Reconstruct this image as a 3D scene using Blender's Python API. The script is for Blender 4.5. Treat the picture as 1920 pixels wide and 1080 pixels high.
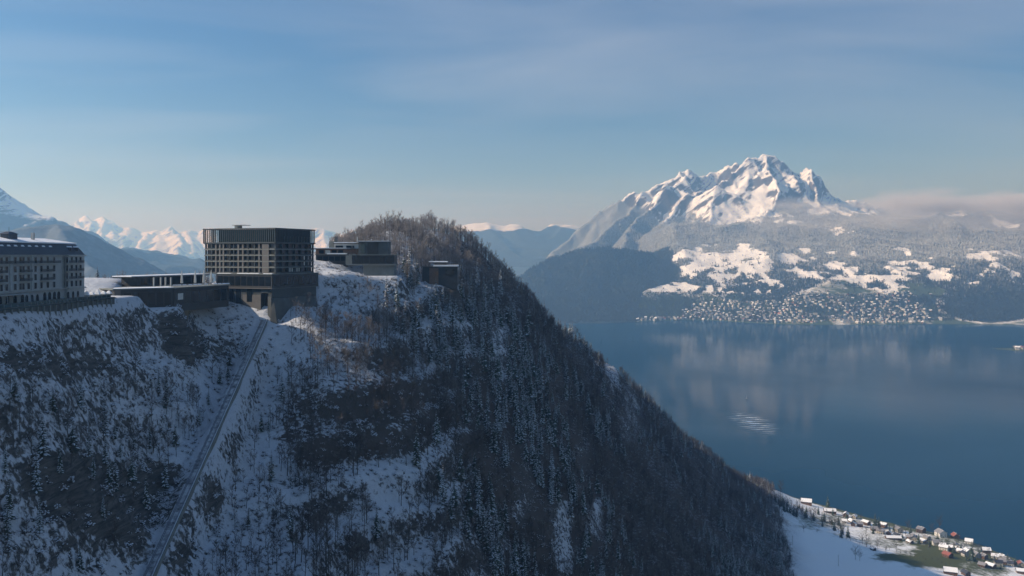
import bpy, math, random
import numpy as np
from mathutils import Vector, Matrix

random.seed(7); rng = np.random.default_rng(7)
for o in list(bpy.data.objects): bpy.data.objects.remove(o)
S = bpy.context.scene
C = S.collection
R = math.radians

# ------------------------------------------------------------------ camera, sky, sun, exposure
F = 1650.0; CX, HY = 960.0, 480.0; CZ = 450.0          # focal length and horizon row in photo pixels; camera height over the lake
cam_d = bpy.data.cameras.new('camera'); cam = bpy.data.objects.new('camera', cam_d); C.objects.link(cam)
cam.location = (0, 0, CZ); cam.rotation_euler = (R(90), 0, 0)
cam_d.sensor_width = 36; cam_d.lens = 36 * F / 1920
cam_d.shift_y = -(540 - HY) / 1920
cam_d.clip_start = 1; cam_d.clip_end = 90000
S.camera = cam

SUN_EL = R(32); SUN_AZ = math.atan2(-0.99, -0.08)       # azimuth measured from +Y towards +X: the sun stands to the left
to_sun = Vector((math.sin(SUN_AZ) * math.cos(SUN_EL), math.cos(SUN_AZ) * math.cos(SUN_EL), math.sin(SUN_EL)))
sd = bpy.data.lights.new('sun', 'SUN'); sd.energy = 5.0; sd.angle = R(0.5); sd.color = (1.0, 0.93, 0.84)
so = bpy.data.objects.new('sun', sd); C.objects.link(so)
so.rotation_euler = to_sun.to_track_quat('Z', 'Y').to_euler(); so.location = (0, 0, 3000)

S.view_settings.view_transform = 'Standard'; S.view_settings.look = 'None'
S.view_settings.exposure = 0.16; S.view_settings.gamma = 1; S.view_settings.use_curve_mapping = False
cy = S.cycles
cy.use_denoising = True; cy.max_bounces = 4; cy.diffuse_bounces = 2; cy.glossy_bounces = 2
cy.transmission_bounces = 2; cy.volume_bounces = 1; cy.transparent_max_bounces = 6
cy.sample_clamp_indirect = 4; cy.volume_step_rate = 1.0; cy.volume_max_steps = 96

W = bpy.data.worlds.new('World'); S.world = W; W.use_nodes = True
nt = W.node_tree; nt.nodes.clear()
def N(t, kind, **kw):
    n = t.nodes.new(kind)
    for k, v in kw.items():
        if k.startswith('i_'):
            n.inputs[k[2:].replace('_', ' ')].default_value = v
        else: setattr(n, k, v)
    return n
sky = N(nt, 'ShaderNodeTexSky', sky_type='NISHITA', sun_disc=False, sun_elevation=SUN_EL, sun_rotation=SUN_AZ,
        altitude=900, air_density=1.0, dust_density=0.3, ozone_density=3.0)
bg = N(nt, 'ShaderNodeBackground', i_Strength=0.083)
out = N(nt, 'ShaderNodeOutputWorld')
# thin high cirrus: noise on a flat layer far above
tc = N(nt, 'ShaderNodeTexCoord'); sep = N(nt, 'ShaderNodeSeparateXYZ'); nt.links.new(tc.outputs['Generated'], sep.inputs[0])
def M1(t, op, a, b=None, c=None, clamp=False):
    n = t.nodes.new('ShaderNodeMath'); n.operation = op; n.use_clamp = clamp
    for i, v in enumerate((a, b, c)):
        if v is None: continue
        if isinstance(v, (int, float)): n.inputs[i].default_value = v
        else: t.links.new(v, n.inputs[i])
    return n.outputs[0]
zz = M1(nt, 'ADD', M1(nt, 'MAXIMUM', sep.outputs[2], 0.0), 0.07)
comb = N(nt, 'ShaderNodeCombineXYZ')
nt.links.new(M1(nt, 'DIVIDE', sep.outputs[0], zz), comb.inputs[0]); nt.links.new(M1(nt, 'DIVIDE', sep.outputs[1], zz), comb.inputs[1])
mp = N(nt, 'ShaderNodeMapping'); mp.inputs['Rotation'].default_value = (0, 0, R(24)); mp.inputs['Scale'].default_value = (0.5, 1.25, 1)
mp.inputs['Location'].default_value = (15.7, 13.1, 0)
nt.links.new(comb.outputs[0], mp.inputs[0])
n1 = N(nt, 'ShaderNodeTexNoise', i_Scale=0.8, i_Detail=8.0, i_Roughness=0.5, i_Distortion=0.5); nt.links.new(mp.outputs[0], n1.inputs['Vector'])
n2 = N(nt, 'ShaderNodeTexNoise', i_Scale=0.33, i_Detail=2.0); nt.links.new(mp.outputs[0], n2.inputs['Vector'])
cl = M1(nt, 'MULTIPLY', M1(nt, 'MULTIPLY_ADD', n1.outputs[0], 3.0, -1.12, True), M1(nt, 'MULTIPLY_ADD', n2.outputs[0], 3.2, -0.95, True), None, True)
cl = M1(nt, 'MULTIPLY', cl, 0.33)
mx = N(nt, 'ShaderNodeMix', data_type='RGBA'); nt.links.new(cl, mx.inputs[0]); hs = N(nt, 'ShaderNodeHueSaturation', i_Saturation=1.3, i_Hue=0.506); nt.links.new(sky.outputs[0], hs.inputs['Color']); nt.links.new(hs.outputs[0], mx.inputs[6])
mx.inputs[7].default_value = (6.6, 7.3, 8.6, 1)
nt.links.new(mx.outputs[2], bg.inputs[0]); nt.links.new(bg.outputs[0], out.inputs[0])

# ------------------------------------------------------------------ helpers
def P(px, py, d):                                     # photo pixel at a known distance -> world point
    return ((px - CX) / F * d, d, CZ + (HY - py) / F * d)
def proj(x, y, z):
    return CX + x / y * F, HY - (z - CZ) / y * F

def _hash(ix, iy, s):
    h = (ix.astype(np.int64) * 374761393 + iy.astype(np.int64) * 668265263 + s * 1442695041) & 0x7fffffff
    h = ((h ^ (h >> 13)) * 1274126177) & 0x7fffffff
    return ((h ^ (h >> 16)) & 0xffff) / 65535.0
def vnoise(x, y, s=0):
    ix = np.floor(x); iy = np.floor(y); fx = x - ix; fy = y - iy
    fx = fx * fx * fx * (fx * (fx * 6 - 15) + 10); fy = fy * fy * fy * (fy * (fy * 6 - 15) + 10)
    a = _hash(ix, iy, s); b = _hash(ix + 1, iy, s); c = _hash(ix, iy + 1, s); d = _hash(ix + 1, iy + 1, s)
    return (a * (1 - fx) + b * fx) * (1 - fy) + (c * (1 - fx) + d * fx) * fy
def fbm(x, y, octv=5, s=0, gain=0.5):
    x = np.asarray(x, float); y = np.asarray(y, float)
    v = 0; a = 1; t = 0
    for k in range(octv):
        v = v + a * (vnoise(x, y, s + k * 17) * 2 - 1); t += a; a *= gain
        x, y = (x * 0.8 - y * 0.6) * 2.03 + 11.3, (x * 0.6 + y * 0.8) * 2.03 + 5.7
    return v / t
def ridged(x, y, octv=5, s=0):
    x = np.asarray(x, float); y = np.asarray(y, float)
    v = 0; a = 1; t = 0; w = 1
    for k in range(octv):
        n = (1 - np.abs(vnoise(x, y, s + k * 31) * 2 - 1)) ** 2
        v = v + a * n * w; t += a; a *= 0.5; w = np.clip(n * 1.6, 0, 1)
        x, y = (x * 0.8 - y * 0.6) * 2.07 + 3.1, (x * 0.6 + y * 0.8) * 2.07 + 9.2
    return v / t
def smooth(a, b, t):
    t = np.clip((t - a) / (b - a), 0, 1); return t * t * (3 - 2 * t)

class TPS:
    def __init__(s, pts, scale, lam=1e-3):
        p = np.array(pts, float); s.c = p[:, :2] / scale; s.sc = scale
        n = len(p); d = np.linalg.norm(s.c[:, None] - s.c[None], axis=2)
        A = np.zeros((n + 3, n + 3)); A[:n, :n] = s.k(d) + lam * np.eye(n)
        A[:n, n] = 1; A[:n, n + 1:] = s.c; A[n:, :n] = A[:n, n:].T
        s.w = np.linalg.solve(A, np.concatenate([p[:, 2], np.zeros(3)]))
    def k(s, d):
        return d * d * np.log(np.maximum(d, 1e-9))
    def __call__(s, x, y):
        sh = np.shape(x); x = np.ravel(x) / s.sc; y = np.ravel(y) / s.sc
        o = s.w[-3] + s.w[-2] * x + s.w[-1] * y
        for (cx, cy_), w in zip(s.c, s.w[:-3]):
            o = o + w * s.k(np.hypot(x - cx, y - cy_))
        return o.reshape(sh)

def tag(o, label=None, cat=None, group=None, kind=None):
    if label: o['label'] = label
    if cat: o['category'] = cat
    if group: o['group'] = group
    if kind: o['kind'] = kind
    return o
def link(name, me, parent=None, mats=()):
    o = bpy.data.objects.new(name, me); C.objects.link(o)
    for m in mats:
        if m is not None and not any(s == m for s in me.materials): me.materials.append(m)
    if parent: o.parent = parent
    return o
def empty(name, loc=(0, 0, 0), rz=0):
    o = bpy.data.objects.new(name, None); C.objects.link(o); o.location = loc; o.rotation_euler = (0, 0, rz); o.empty_display_size = 1
    return o
def copy_tree(o, parent=None):
    c = o.copy(); C.objects.link(c); c.parent = parent
    for ch in o.children: copy_tree(ch, c)
    return c

class MB:
    """collects simple solids into one mesh"""
    def __init__(s): s.v = []; s.f = []; s.m = []
    def add(s, vs, fs, mi=0):
        b = len(s.v); s.v += [tuple(v) for v in vs]; s.f += [tuple(b + i for i in f) for f in fs]; s.m += [mi] * len(fs); return s
    def box(s, x0, x1, y0, y1, z0, z1, mi=0):
        vs = [(x0, y0, z0), (x1, y0, z0), (x1, y1, z0), (x0, y1, z0), (x0, y0, z1), (x1, y0, z1), (x1, y1, z1), (x0, y1, z1)]
        return s.add(vs, [(3, 2, 1, 0), (4, 5, 6, 7), (0, 1, 5, 4), (1, 2, 6, 5), (2, 3, 7, 6), (3, 0, 4, 7)], mi)
    def prism(s, poly, z0, z1, mi=0, top=None):
        n = len(poly); top = top or poly
        vs = [(x, y, z0) for x, y in poly] + [(x, y, z1) for x, y in top]
        fs = [tuple(range(n - 1, -1, -1)), tuple(range(n, 2 * n))] + [(i, (i + 1) % n, n + (i + 1) % n, n + i) for i in range(n)]
        return s.add(vs, fs, mi)
    def tube(s, a, b, r0, r1, n=5, mi=0, cap=False):
        a = Vector(a); b = Vector(b); d = (b - a)
        if d.length < 1e-6: return s
        q = d.to_track_quat('Z', 'Y'); ring = []
        for p, r in ((a, r0), (b, r1)):
            for k in range(n):
                t = 2 * math.pi * k / n
                ring.append(p + q @ Vector((math.cos(t) * r, math.sin(t) * r, 0)))
        fs = [(k, (k + 1) % n, n + (k + 1) % n, n + k) for k in range(n)]
        if cap: fs += [tuple(range(n, 2 * n)), tuple(range(n - 1, -1, -1))]
        return s.add(ring, fs, mi)
    def mesh(s, name='m', mats=()):
        me = bpy.data.meshes.new(name); me.from_pydata(s.v, [], s.f)
        for m in mats: me.materials.append(m)
        if len(mats) > 1: me.polygons.foreach_set('material_index', s.m)
        me.update(); return me
    def build(s, name, mats, parent=None):
        if not isinstance(mats, (list, tuple)): mats = [mats]
        return link(name, s.mesh(name, mats), parent)

def grid_mesh(name, X, Y, Z, attrs, mat):
    ny, nx = X.shape
    me = bpy.data.meshes.new(name)
    co = np.stack([X, Y, Z], -1).reshape(-1, 3)
    i = np.arange(nx * ny).reshape(ny, nx)
    q = np.stack([i[:-1, :-1], i[:-1, 1:], i[1:, 1:], i[1:, :-1]], -1).reshape(-1, 4)
    me.vertices.add(len(co)); me.vertices.foreach_set('co', co.ravel())
    me.loops.add(q.size); me.loops.foreach_set('vertex_index', q.ravel())
    me.polygons.add(len(q)); me.polygons.foreach_set('loop_start', np.arange(0, q.size, 4)); me.polygons.foreach_set('loop_total', np.full(len(q), 4))
    me.update(calc_edges=True)
    me.polygons.foreach_set('use_smooth', np.ones(len(q), bool))
    for k, a in attrs.items():
        at = me.attributes.new(k, 'FLOAT', 'POINT'); at.data.foreach_set('value', np.ascontiguousarray(a, dtype=np.float32).ravel())
    me.materials.append(mat)
    return link(name, me)

# ------------------------------------------------------------------ materials
MT = {}
def mat(name):
    m = bpy.data.materials.new(name); m.use_nodes = True; t = m.node_tree
    b = t.nodes['Principled BSDF']; MT[name] = m
    return m, t, b
def L(t, a, b): t.links.new(a, b)
def noise(t, scale, detail=4, rough=0.5, vec=None, dist=0.0):
    n = N(t, 'ShaderNodeTexNoise'); n.inputs['Scale'].default_value = scale; n.inputs['Detail'].default_value = detail
    n.inputs['Roughness'].default_value = rough; n.inputs['Distortion'].default_value = dist
    if vec is not None: L(t, vec, n.inputs['Vector'])
    return n.outputs[0]
def mixc(t, fac, a, b):
    n = N(t, 'ShaderNodeMix', data_type='RGBA')
    for i, v in ((0, fac), (6, a), (7, b)):
        if isinstance(v, (int, float)): n.inputs[i].default_value = v
        elif isinstance(v, tuple): n.inputs[i].default_value = (*v, 1)
        else: L(t, v, n.inputs[i])
    return n.outputs[2]
def simple(name, col, rough=0.8, var=0.25, scale=0.8, metal=0.0, bump=0.0, obj_var=0.0, spec=None):
    m, t, b = mat(name)
    tcn = N(t, 'ShaderNodeTexCoord')
    f = noise(t, scale, 5, 0.6, tcn.outputs['Object'])
    lo = tuple(c * (1 - var) for c in col); hi = tuple(min(1, c * (1 + var)) for c in col)
    c = mixc(t, M1(t, 'MULTIPLY_ADD', f, 2.0, -0.5, True), lo, hi)
    if obj_var:
        oi = N(t, 'ShaderNodeObjectInfo')
        hsv = N(t, 'ShaderNodeHueSaturation'); L(t, c, hsv.inputs['Color'])
        L(t, M1(t, 'MULTIPLY_ADD', oi.outputs['Random'], obj_var * 2, 1 - obj_var), hsv.inputs['Value']); c = hsv.outputs[0]
    L(t, c, b.inputs['Base Color']); b.inputs['Roughness'].default_value = rough; b.inputs['Metallic'].default_value = metal
    if spec is not None: b.inputs['Specular IOR Level'].default_value = spec
    if bump:
        bn = N(t, 'ShaderNodeBump'); bn.inputs['Strength'].default_value = bump; bn.inputs['Distance'].default_value = 0.1
        L(t, f, bn.inputs['Height']); L(t, bn.outputs[0], b.inputs['Normal'])
    return m
SNOW = simple('snow', (0.80, 0.82, 0.85), 0.7, 0.06, 0.5, bump=0.4, spec=0.2)
PLASTER = simple('pale_plaster', (0.40, 0.41, 0.40), 0.85, 0.1, 0.5)
PLASTER2 = simple('grey_plaster', (0.36, 0.37, 0.36), 0.85, 0.12, 0.5)
SLATE = simple('dark_slate', (0.045, 0.05, 0.065), 0.6, 0.3, 1.2)
IRON = simple('dark_iron', (0.05, 0.055, 0.06), 0.5, 0.2)
GLASS = simple('dark_glass', (0.010, 0.015, 0.02), 0.12, 0.2, 0.2, spec=0.25)
TEAL = simple('teal_glass', (0.014, 0.048, 0.055), 0.08, 0.3, 0.15)
CLAD = simple('dark_green_cladding', (0.028, 0.036, 0.038), 0.55, 0.3, 0.4)
DARK = simple('black_brown_cladding', (0.022, 0.022, 0.022), 0.6, 0.35, 0.3)
CONC = simple('grey_concrete', (0.17, 0.18, 0.165), 0.85, 0.2, 0.3, bump=0.1)
CONC_D = simple('stained_concrete', (0.085, 0.09, 0.085), 0.85, 0.3, 0.25, bump=0.1)
TAN = simple('tan_stone', (0.115, 0.108, 0.10), 0.8, 0.15, 0.4)
WOOD = simple('brown_wood', (0.13, 0.075, 0.045), 0.75, 0.3, 0.8, obj_var=0.3)
OCHRE = simple('ochre_wood', (0.11, 0.075, 0.03), 0.75, 0.4, 0.3)
REDT = simple('red_roof_tile', (0.27, 0.09, 0.07), 0.8, 0.3, 1.0)
WHITEW = simple('white_wall', (0.55, 0.54, 0.51), 0.85, 0.1, 0.5, obj_var=0.15)
CREAM = simple('cream_wall', (0.40, 0.37, 0.31), 0.85, 0.12, 0.5, obj_var=0.2)
CANVAS = simple('pale_canvas', (0.55, 0.55, 0.52), 0.9, 0.08)
STEEL = simple('rail_steel', (0.22, 0.23, 0.26), 0.45, 0.2, 1.0, metal=0.6)
BARK = simple('bark', (0.07, 0.06, 0.052), 0.9, 0.35, 0.6, obj_var=0.3)
NEEDLE = simple('spruce_needles', (0.035, 0.055, 0.034), 0.8, 0.4, 0.5, obj_var=0.35)
TSNOW = simple('snow_on_branches', (0.66, 0.69, 0.74), 0.8, 0.1, 0.5, spec=0.1)
def snowconc():
    m, t, b = mat('snow_patched_concrete'); ge = N(t, 'ShaderNodeNewGeometry')
    f = noise(t, 0.35, 5, 0.65, ge.outputs['Position']); c = mixc(t, M1(t, 'MULTIPLY_ADD', f, 4.0, -1.4, True), (0.13, 0.13, 0.14), (0.6, 0.62, 0.65))
    L(t, c, b.inputs['Base Color']); b.inputs['Roughness'].default_value = .85
    return m
SNOWCONC = snowconc()
GROOF = simple('grey_roof', (0.22, 0.22, 0.24), 0.75, 0.2, 1.0)

# twigs: brown-grey, rimed with frost in patches and from tree to tree
def twig_mat(name, col, frost, amt):
    m, t, b = mat(name)
    tcn = N(t, 'ShaderNodeTexCoord'); oi = N(t, 'ShaderNodeObjectInfo'); ge = N(t, 'ShaderNodeNewGeometry')
    f = noise(t, 0.25, 4, 0.6, tcn.outputs['Object'])
    g = noise(t, 0.012, 3, 0.5, ge.outputs['Position'])
    k = M1(t, 'ADD', M1(t, 'MULTIPLY_ADD', f, 1.6, -0.8), M1(t, 'ADD', M1(t, 'MULTIPLY_ADD', oi.outputs['Random'], 0.7, -0.35), M1(t, 'MULTIPLY_ADD', g, 2.4, amt - 1.2)), None, True)
    sz = N(t, 'ShaderNodeSeparateXYZ'); L(t, ge.outputs['Position'], sz.inputs[0])
    k = M1(t, 'ADD', k, M1(t, 'MULTIPLY', M1(t, 'DIVIDE', M1(t, 'SUBTRACT', sz.outputs[2], 395.0), 55.0, None, True), 0.62), None, True)   # rime thickens towards the ridge
    c = mixc(t, k, col, frost)
    L(t, c, b.inputs['Base Color']); b.inputs['Roughness'].default_value = 0.9; b.inputs['Specular IOR Level'].default_value = 0.1
    return m
TWIG = twig_mat('frosted_twigs', (0.07, 0.052, 0.043), (0.32, 0.29, 0.27), 0.06)
BRUSH = twig_mat('bush_twigs', (0.05, 0.04, 0.035), (0.2, 0.19, 0.185), 0.1)

def attr(t, n): return N(t, 'ShaderNodeAttribute', attribute_name=n).outputs['Fac']
# near mountain: snow on ledges, bare rock on steep faces, leaf litter in the wood, thin grass on the meadow
def mountain_mat():
    m, t, b = mat('snowy_cliff')
    ge = N(t, 'ShaderNodeNewGeometry'); pos = ge.outputs['Position']
    sepn = N(t, 'ShaderNodeSeparateXYZ'); L(t, ge.outputs['Normal'], sepn.inputs[0])
    nf = noise(t, 0.16, 9, 0.62, pos, 0.6); nm = noise(t, 0.03, 4, 0.55, pos); nd = noise(t, 0.9, 6, 0.7, pos)
    rockc = mixc(t, nf, (0.04, 0.038, 0.036), (0.26, 0.235, 0.205))
    mpn = N(t, 'ShaderNodeMapping'); mpn.inputs['Scale'].default_value = (0.12, 0.12, 0.9); L(t, pos, mpn.inputs[0])
    strata = noise(t, 1.0, 6, 0.6, mpn.outputs[0], 0.8)
    rockc = mixc(t, M1(t, 'MULTIPLY_ADD', strata, 3.0, -1.1, True), (0.04, 0.037, 0.035), rockc)
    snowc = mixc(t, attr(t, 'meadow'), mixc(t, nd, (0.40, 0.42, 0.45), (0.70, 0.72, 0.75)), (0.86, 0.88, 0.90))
    n3 = noise(t, 0.42, 5, 0.65, pos, 0.5)
    k = M1(t, 'ADD', M1(t, 'ADD', M1(t, 'MULTIPLY_ADD', nf, 1.6, -0.8), M1(t, 'MULTIPLY_ADD', n3, 3.6, -1.8)), M1(t, 'MULTIPLY_ADD', sepn.outputs[2], 2.3, -1.35))
    k = M1(t, 'ADD', k, M1(t, 'MULTIPLY_ADD', nm, 0.9, -0.45))
    k = M1(t, 'SUBTRACT', k, attr(t, 'litter'))
    k = M1(t, 'SUBTRACT', k, attr(t, 'rock'))
    k = M1(t, 'MULTIPLY_ADD', k, 2.2, 0.55, True)
    k = M1(t, 'MAXIMUM', k, attr(t, 'meadow'))
    litter = mixc(t, nd, (0.04, 0.03, 0.025), (0.12, 0.095, 0.08))
    under = mixc(t, M1(t, 'MULTIPLY', attr(t, 'litter'), 1.5, None, True), rockc, litter)
    c = mixc(t, k, under, snowc)
    gr = mixc(t, nd, (0.045, 0.065, 0.022), (0.12, 0.125, 0.055))
    gk = M1(t, 'MULTIPLY_ADD', M1(t, 'ADD', attr(t, 'grass'), M1(t, 'MULTIPLY_ADD', nf, 1.4, -0.7)), 2.2, -0.45, True)
    c = mixc(t, gk, c, gr)
    L(t, c, b.inputs['Base Color']); b.inputs['Roughness'].default_value = 0.85; b.inputs['Specular IOR Level'].default_value = 0.15
    bn = N(t, 'ShaderNodeBump'); bn.inputs['Strength'].default_value = 0.7; bn.inputs['Distance'].default_value = 1.5
    h = M1(t, 'MULTIPLY', M1(t, 'ADD', nf, M1(t, 'MULTIPLY', nd, 0.4)), M1(t, 'MULTIPLY_ADD', attr(t, 'meadow'), -0.93, 1.0))
    L(t, h, bn.inputs['Height']); L(t, bn.outputs[0], b.inputs['Normal'])
    return m
# far mountains: attributes say where open snow, woodland, rock and green fields lie
def far_mat(name, sc=1.0, rock_bias=-0.6, treec=(0.035, 0.045, 0.04), rime=(0.30, 0.32, 0.32)):
    m, t, b = mat(name)
    ge = N(t, 'ShaderNodeNewGeometry'); pos = ge.outputs['Position']
    sepn = N(t, 'ShaderNodeSeparateXYZ'); L(t, ge.outputs['Normal'], sepn.inputs[0])
    nf = noise(t, 0.006 / sc, 9, 0.66, pos, 0.4); nd = noise(t, 0.035 / sc, 5, 0.7, pos)
    mpn = N(t, 'ShaderNodeMapping'); mpn.inputs['Rotation'].default_value = (0, R(0), 0); mpn.inputs['Scale'].default_value = (0.0022 / sc, 0.003 / sc, 0.013 / sc)
    mpr = N(t, 'ShaderNodeMapping'); mpr.inputs['Rotation'].default_value = (0, R(38), 0); L(t, pos, mpr.inputs[0]); L(t, mpr.outputs[0], mpn.inputs[0])
    strata = noise(t, 1.0, 8, 0.66, mpn.outputs[0], 1.1)
    rockc = mixc(t, nf, (0.05, 0.05, 0.055), (0.17, 0.155, 0.14))
    k = M1(t, 'ADD', M1(t, 'MULTIPLY_ADD', sepn.outputs[2], 3.0, -1.55), M1(t, 'ADD', M1(t, 'MULTIPLY_ADD', strata, 5.0, -2.5), M1(t, 'MULTIPLY_ADD', nf, 1.6, -0.8)))
    k = M1(t, 'ADD', k, M1(t, 'MULTIPLY', attr(t, 'snow'), 0.75))
    k = M1(t, 'MULTIPLY_ADD', k, 2.4, rock_bias, True)
    snowc = (0.86, 0.86, 0.87)
    c = mixc(t, k, rockc, snowc)
    tr = mixc(t, M1(t, 'ADD', attr(t, 'rime'), M1(t, 'MULTIPLY_ADD', nd, 0.9, -0.45), None, True), treec, rime)
    fo = M1(t, 'MULTIPLY_ADD', M1(t, 'ADD', attr(t, 'forest'), M1(t, 'ADD', M1(t, 'MULTIPLY_ADD', nf, 0.9, -0.45), M1(t, 'MULTIPLY_ADD', nd, 0.5, -0.25))), 5.0, -2.0, True)
    c = mixc(t, fo, c, tr)
    gk = M1(t, 'MULTIPLY_ADD', M1(t, 'ADD', attr(t, 'grass'), M1(t, 'MULTIPLY_ADD', nf, 0.9, -0.45)), 4.0, -1.6, True)
    gr = mixc(t, nd, (0.04, 0.065, 0.035), (0.10, 0.125, 0.07))
    c = mixc(t, gk, c, gr)
    L(t, c, b.inputs['Base Color']); b.inputs['Roughness'].default_value = 0.9; b.inputs['Specular IOR Level'].default_value = 0.1
    bn = N(t, 'ShaderNodeBump'); bn.inputs['Strength'].default_value = 0.6; bn.inputs['Distance'].default_value = 22 * sc
    L(t, M1(t, 'ADD', nf, M1(t, 'MULTIPLY', nd, 0.25)), bn.inputs['Height']); L(t, bn.outputs[0], b.inputs['Normal'])
    return m
def water_mat():
    m, t, b = mat('lake_water')
    ge = N(t, 'ShaderNodeNewGeometry'); pos = ge.outputs['Position']
    big = noise(t, 0.0012, 4, 0.55, pos, 0.6)
    t.nodes.remove(b)
    df = N(t, 'ShaderNodeBsdfDiffuse'); df.inputs['Color'].default_value = (0.0012, 0.034, 0.072, 1)
    gl = N(t, 'ShaderNodeBsdfGlossy'); gl.inputs['Color'].default_value = (0.92, 0.96, 1, 1); L(t, M1(t, 'MULTIPLY_ADD', big, 0.10, 0.04, True), gl.inputs['Roughness'])
    mpn = N(t, 'ShaderNodeMapping'); mpn.inputs['Rotation'].default_value = (0, 0, R(20)); mpn.inputs['Scale'].default_value = (0.05, 0.16, 0.05); L(t, pos, mpn.inputs[0])
    w1 = noise(t, 1.0, 5, 0.6, mpn.outputs[0]); w2 = noise(t, 0.012, 3, 0.5, pos)
    # oval patch of ripple bands, with reflection boosted to paint a bright glint
    sub = N(t, 'ShaderNodeVectorMath', operation='SUBTRACT'); L(t, pos, sub.inputs[0]); sub.inputs[1].default_value = (652, 2380, 0)
    mp2 = N(t, 'ShaderNodeMapping'); mp2.inputs['Scale'].default_value = (1 / 62, 1 / 190, 0); L(t, sub.outputs[0], mp2.inputs[0])
    ln = N(t, 'ShaderNodeVectorMath', operation='LENGTH'); L(t, mp2.outputs[0], ln.inputs[0])
    mask = M1(t, 'MULTIPLY_ADD', ln.outputs['Value'], -1.1, 1.15, True)
    wv = N(t, 'ShaderNodeTexWave', wave_type='BANDS', bands_direction='Y'); wv.inputs['Scale'].default_value = 0.0115; wv.inputs['Distortion'].default_value = 1.6; wv.inputs['Detail'].default_value = 1
    wv.inputs['Detail Scale'].default_value = 0.5
    mp3 = N(t, 'ShaderNodeMapping'); mp3.inputs['Rotation'].default_value = (0, 0, R(14)); L(t, sub.outputs[0], mp3.inputs[0]); L(t, mp3.outputs[0], wv.inputs['Vector'])
    h = M1(t, 'ADD', M1(t, 'MULTIPLY', w1, 0.055), M1(t, 'MULTIPLY', w2, 0.3))
    h = M1(t, 'ADD', h, M1(t, 'MULTIPLY', M1(t, 'MULTIPLY', wv.outputs['Fac'], mask), 0.75))
    bn = N(t, 'ShaderNodeBump'); bn.inputs['Strength'].default_value = 1.0; bn.inputs['Distance'].default_value = 1.0
    L(t, h, bn.inputs['Height'])
    fr = N(t, 'ShaderNodeFresnel'); fr.inputs['IOR'].default_value = 1.33; L(t, bn.outputs[0], gl.inputs['Normal'])
    ms = N(t, 'ShaderNodeMixShader'); L(t, M1(t, 'MULTIPLY', fr.outputs[0], M1(t, 'MAXIMUM', M1(t, 'MULTIPLY_ADD', big, 0.6, 0.13), M1(t, 'MULTIPLY', M1(t, 'MULTIPLY', mask, M1(t, 'MULTIPLY_ADD', noise(t, 0.03, 3, .6, pos), 3.0, -.9, True)), M1(t, 'MULTIPLY_ADD', wv.outputs['Fac'], 4.0, 0.5))), None, True), ms.inputs[0])
    L(t, df.outputs[0], ms.inputs[1]); L(t, gl.outputs[0], ms.inputs[2]); L(t, ms.outputs[0], t.nodes['Material Output'].inputs['Surface'])
    return m
CLIFF = mountain_mat(); FAR = far_mat('far_mountain'); FAR2 = far_mat('distant_alps', 2.2, -0.35); WATER = water_mat()

# ------------------------------------------------------------------ lake
b_ = MB(); b_.add([(-28000, -4000, 0), (28000, -4000, 0), (28000, 30000, 0), (-28000, 30000, 0)], [(0, 1, 2, 3)])
tag(b_.build('lake', WATER), kind='structure')

# ------------------------------------------------------------------ near mountain (height field through estimated points)
cp = [P(*p) for p in [
    (0, 640, 272), (0, 700, 262), (0, 850, 245), (0, 1080, 226), (100, 620, 300), (100, 700, 290), (100, 850, 271), (100, 1080, 246),
    (200, 620, 343), (200, 700, 333), (200, 850, 308), (200, 1080, 264), (300, 605, 392), (300, 700, 372), (300, 850, 342), (300, 960, 312),
    (505, 590, 474), (470, 660, 444), (440, 722, 417), (400, 812, 378), (350, 925, 334), (310, 1010, 305), (285, 1075, 284),
    (400, 600, 440), (400, 690, 415), (600, 610, 468), (600, 700, 432), (600, 850, 388), (600, 1080, 325), (450, 900, 356), (450, 1080, 300),
    (800, 700, 485), (800, 850, 432), (800, 1080, 372), (1000, 622, 745), (1000, 750, 620), (1000, 900, 550), (1000, 1080, 470),
    (1200, 900, 800), (1200, 1080, 640), (1200, 768, 1060), (1350, 960, 1080), (1350, 1080, 800), (1440, 1000, 1230), (1450, 1080, 960),
    (720, 428, 700), (820, 436, 790), (772, 468, 745), (885, 462, 820), (685, 452, 695), (640, 474, 690), (600, 488, 690), (560, 492, 690), (660, 500, 562), (700, 520, 552), (760, 500, 610), (825, 540, 605), (640, 510, 535),
    (650, 560, 515), (590, 575, 500), (540, 590, 470), (700, 600, 522), (870, 560, 640), (900, 510, 770), (745, 560, 545),
    (935, 524, 860), (1000, 586, 930), (1090, 654, 1010), (1160, 707, 1090), (1240, 778, 1190), (1340, 858, 1350), (1430, 924, 1500),
    (1500, 935, 1632), (1600, 962, 1540), (1700, 988, 1461), (1800, 1010, 1400), (1900, 1047, 1309),
    (1470, 975, 1370), (1560, 1000, 1300), (1600, 1020, 1268), (1700, 1060, 1172), (1500, 1060, 1062), (1600, 1075, 1064), (1800, 1070, 1190), (1900, 1068, 1245),
    (1700, 1020, 1335), (1800, 1035, 1310)]]
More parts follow.
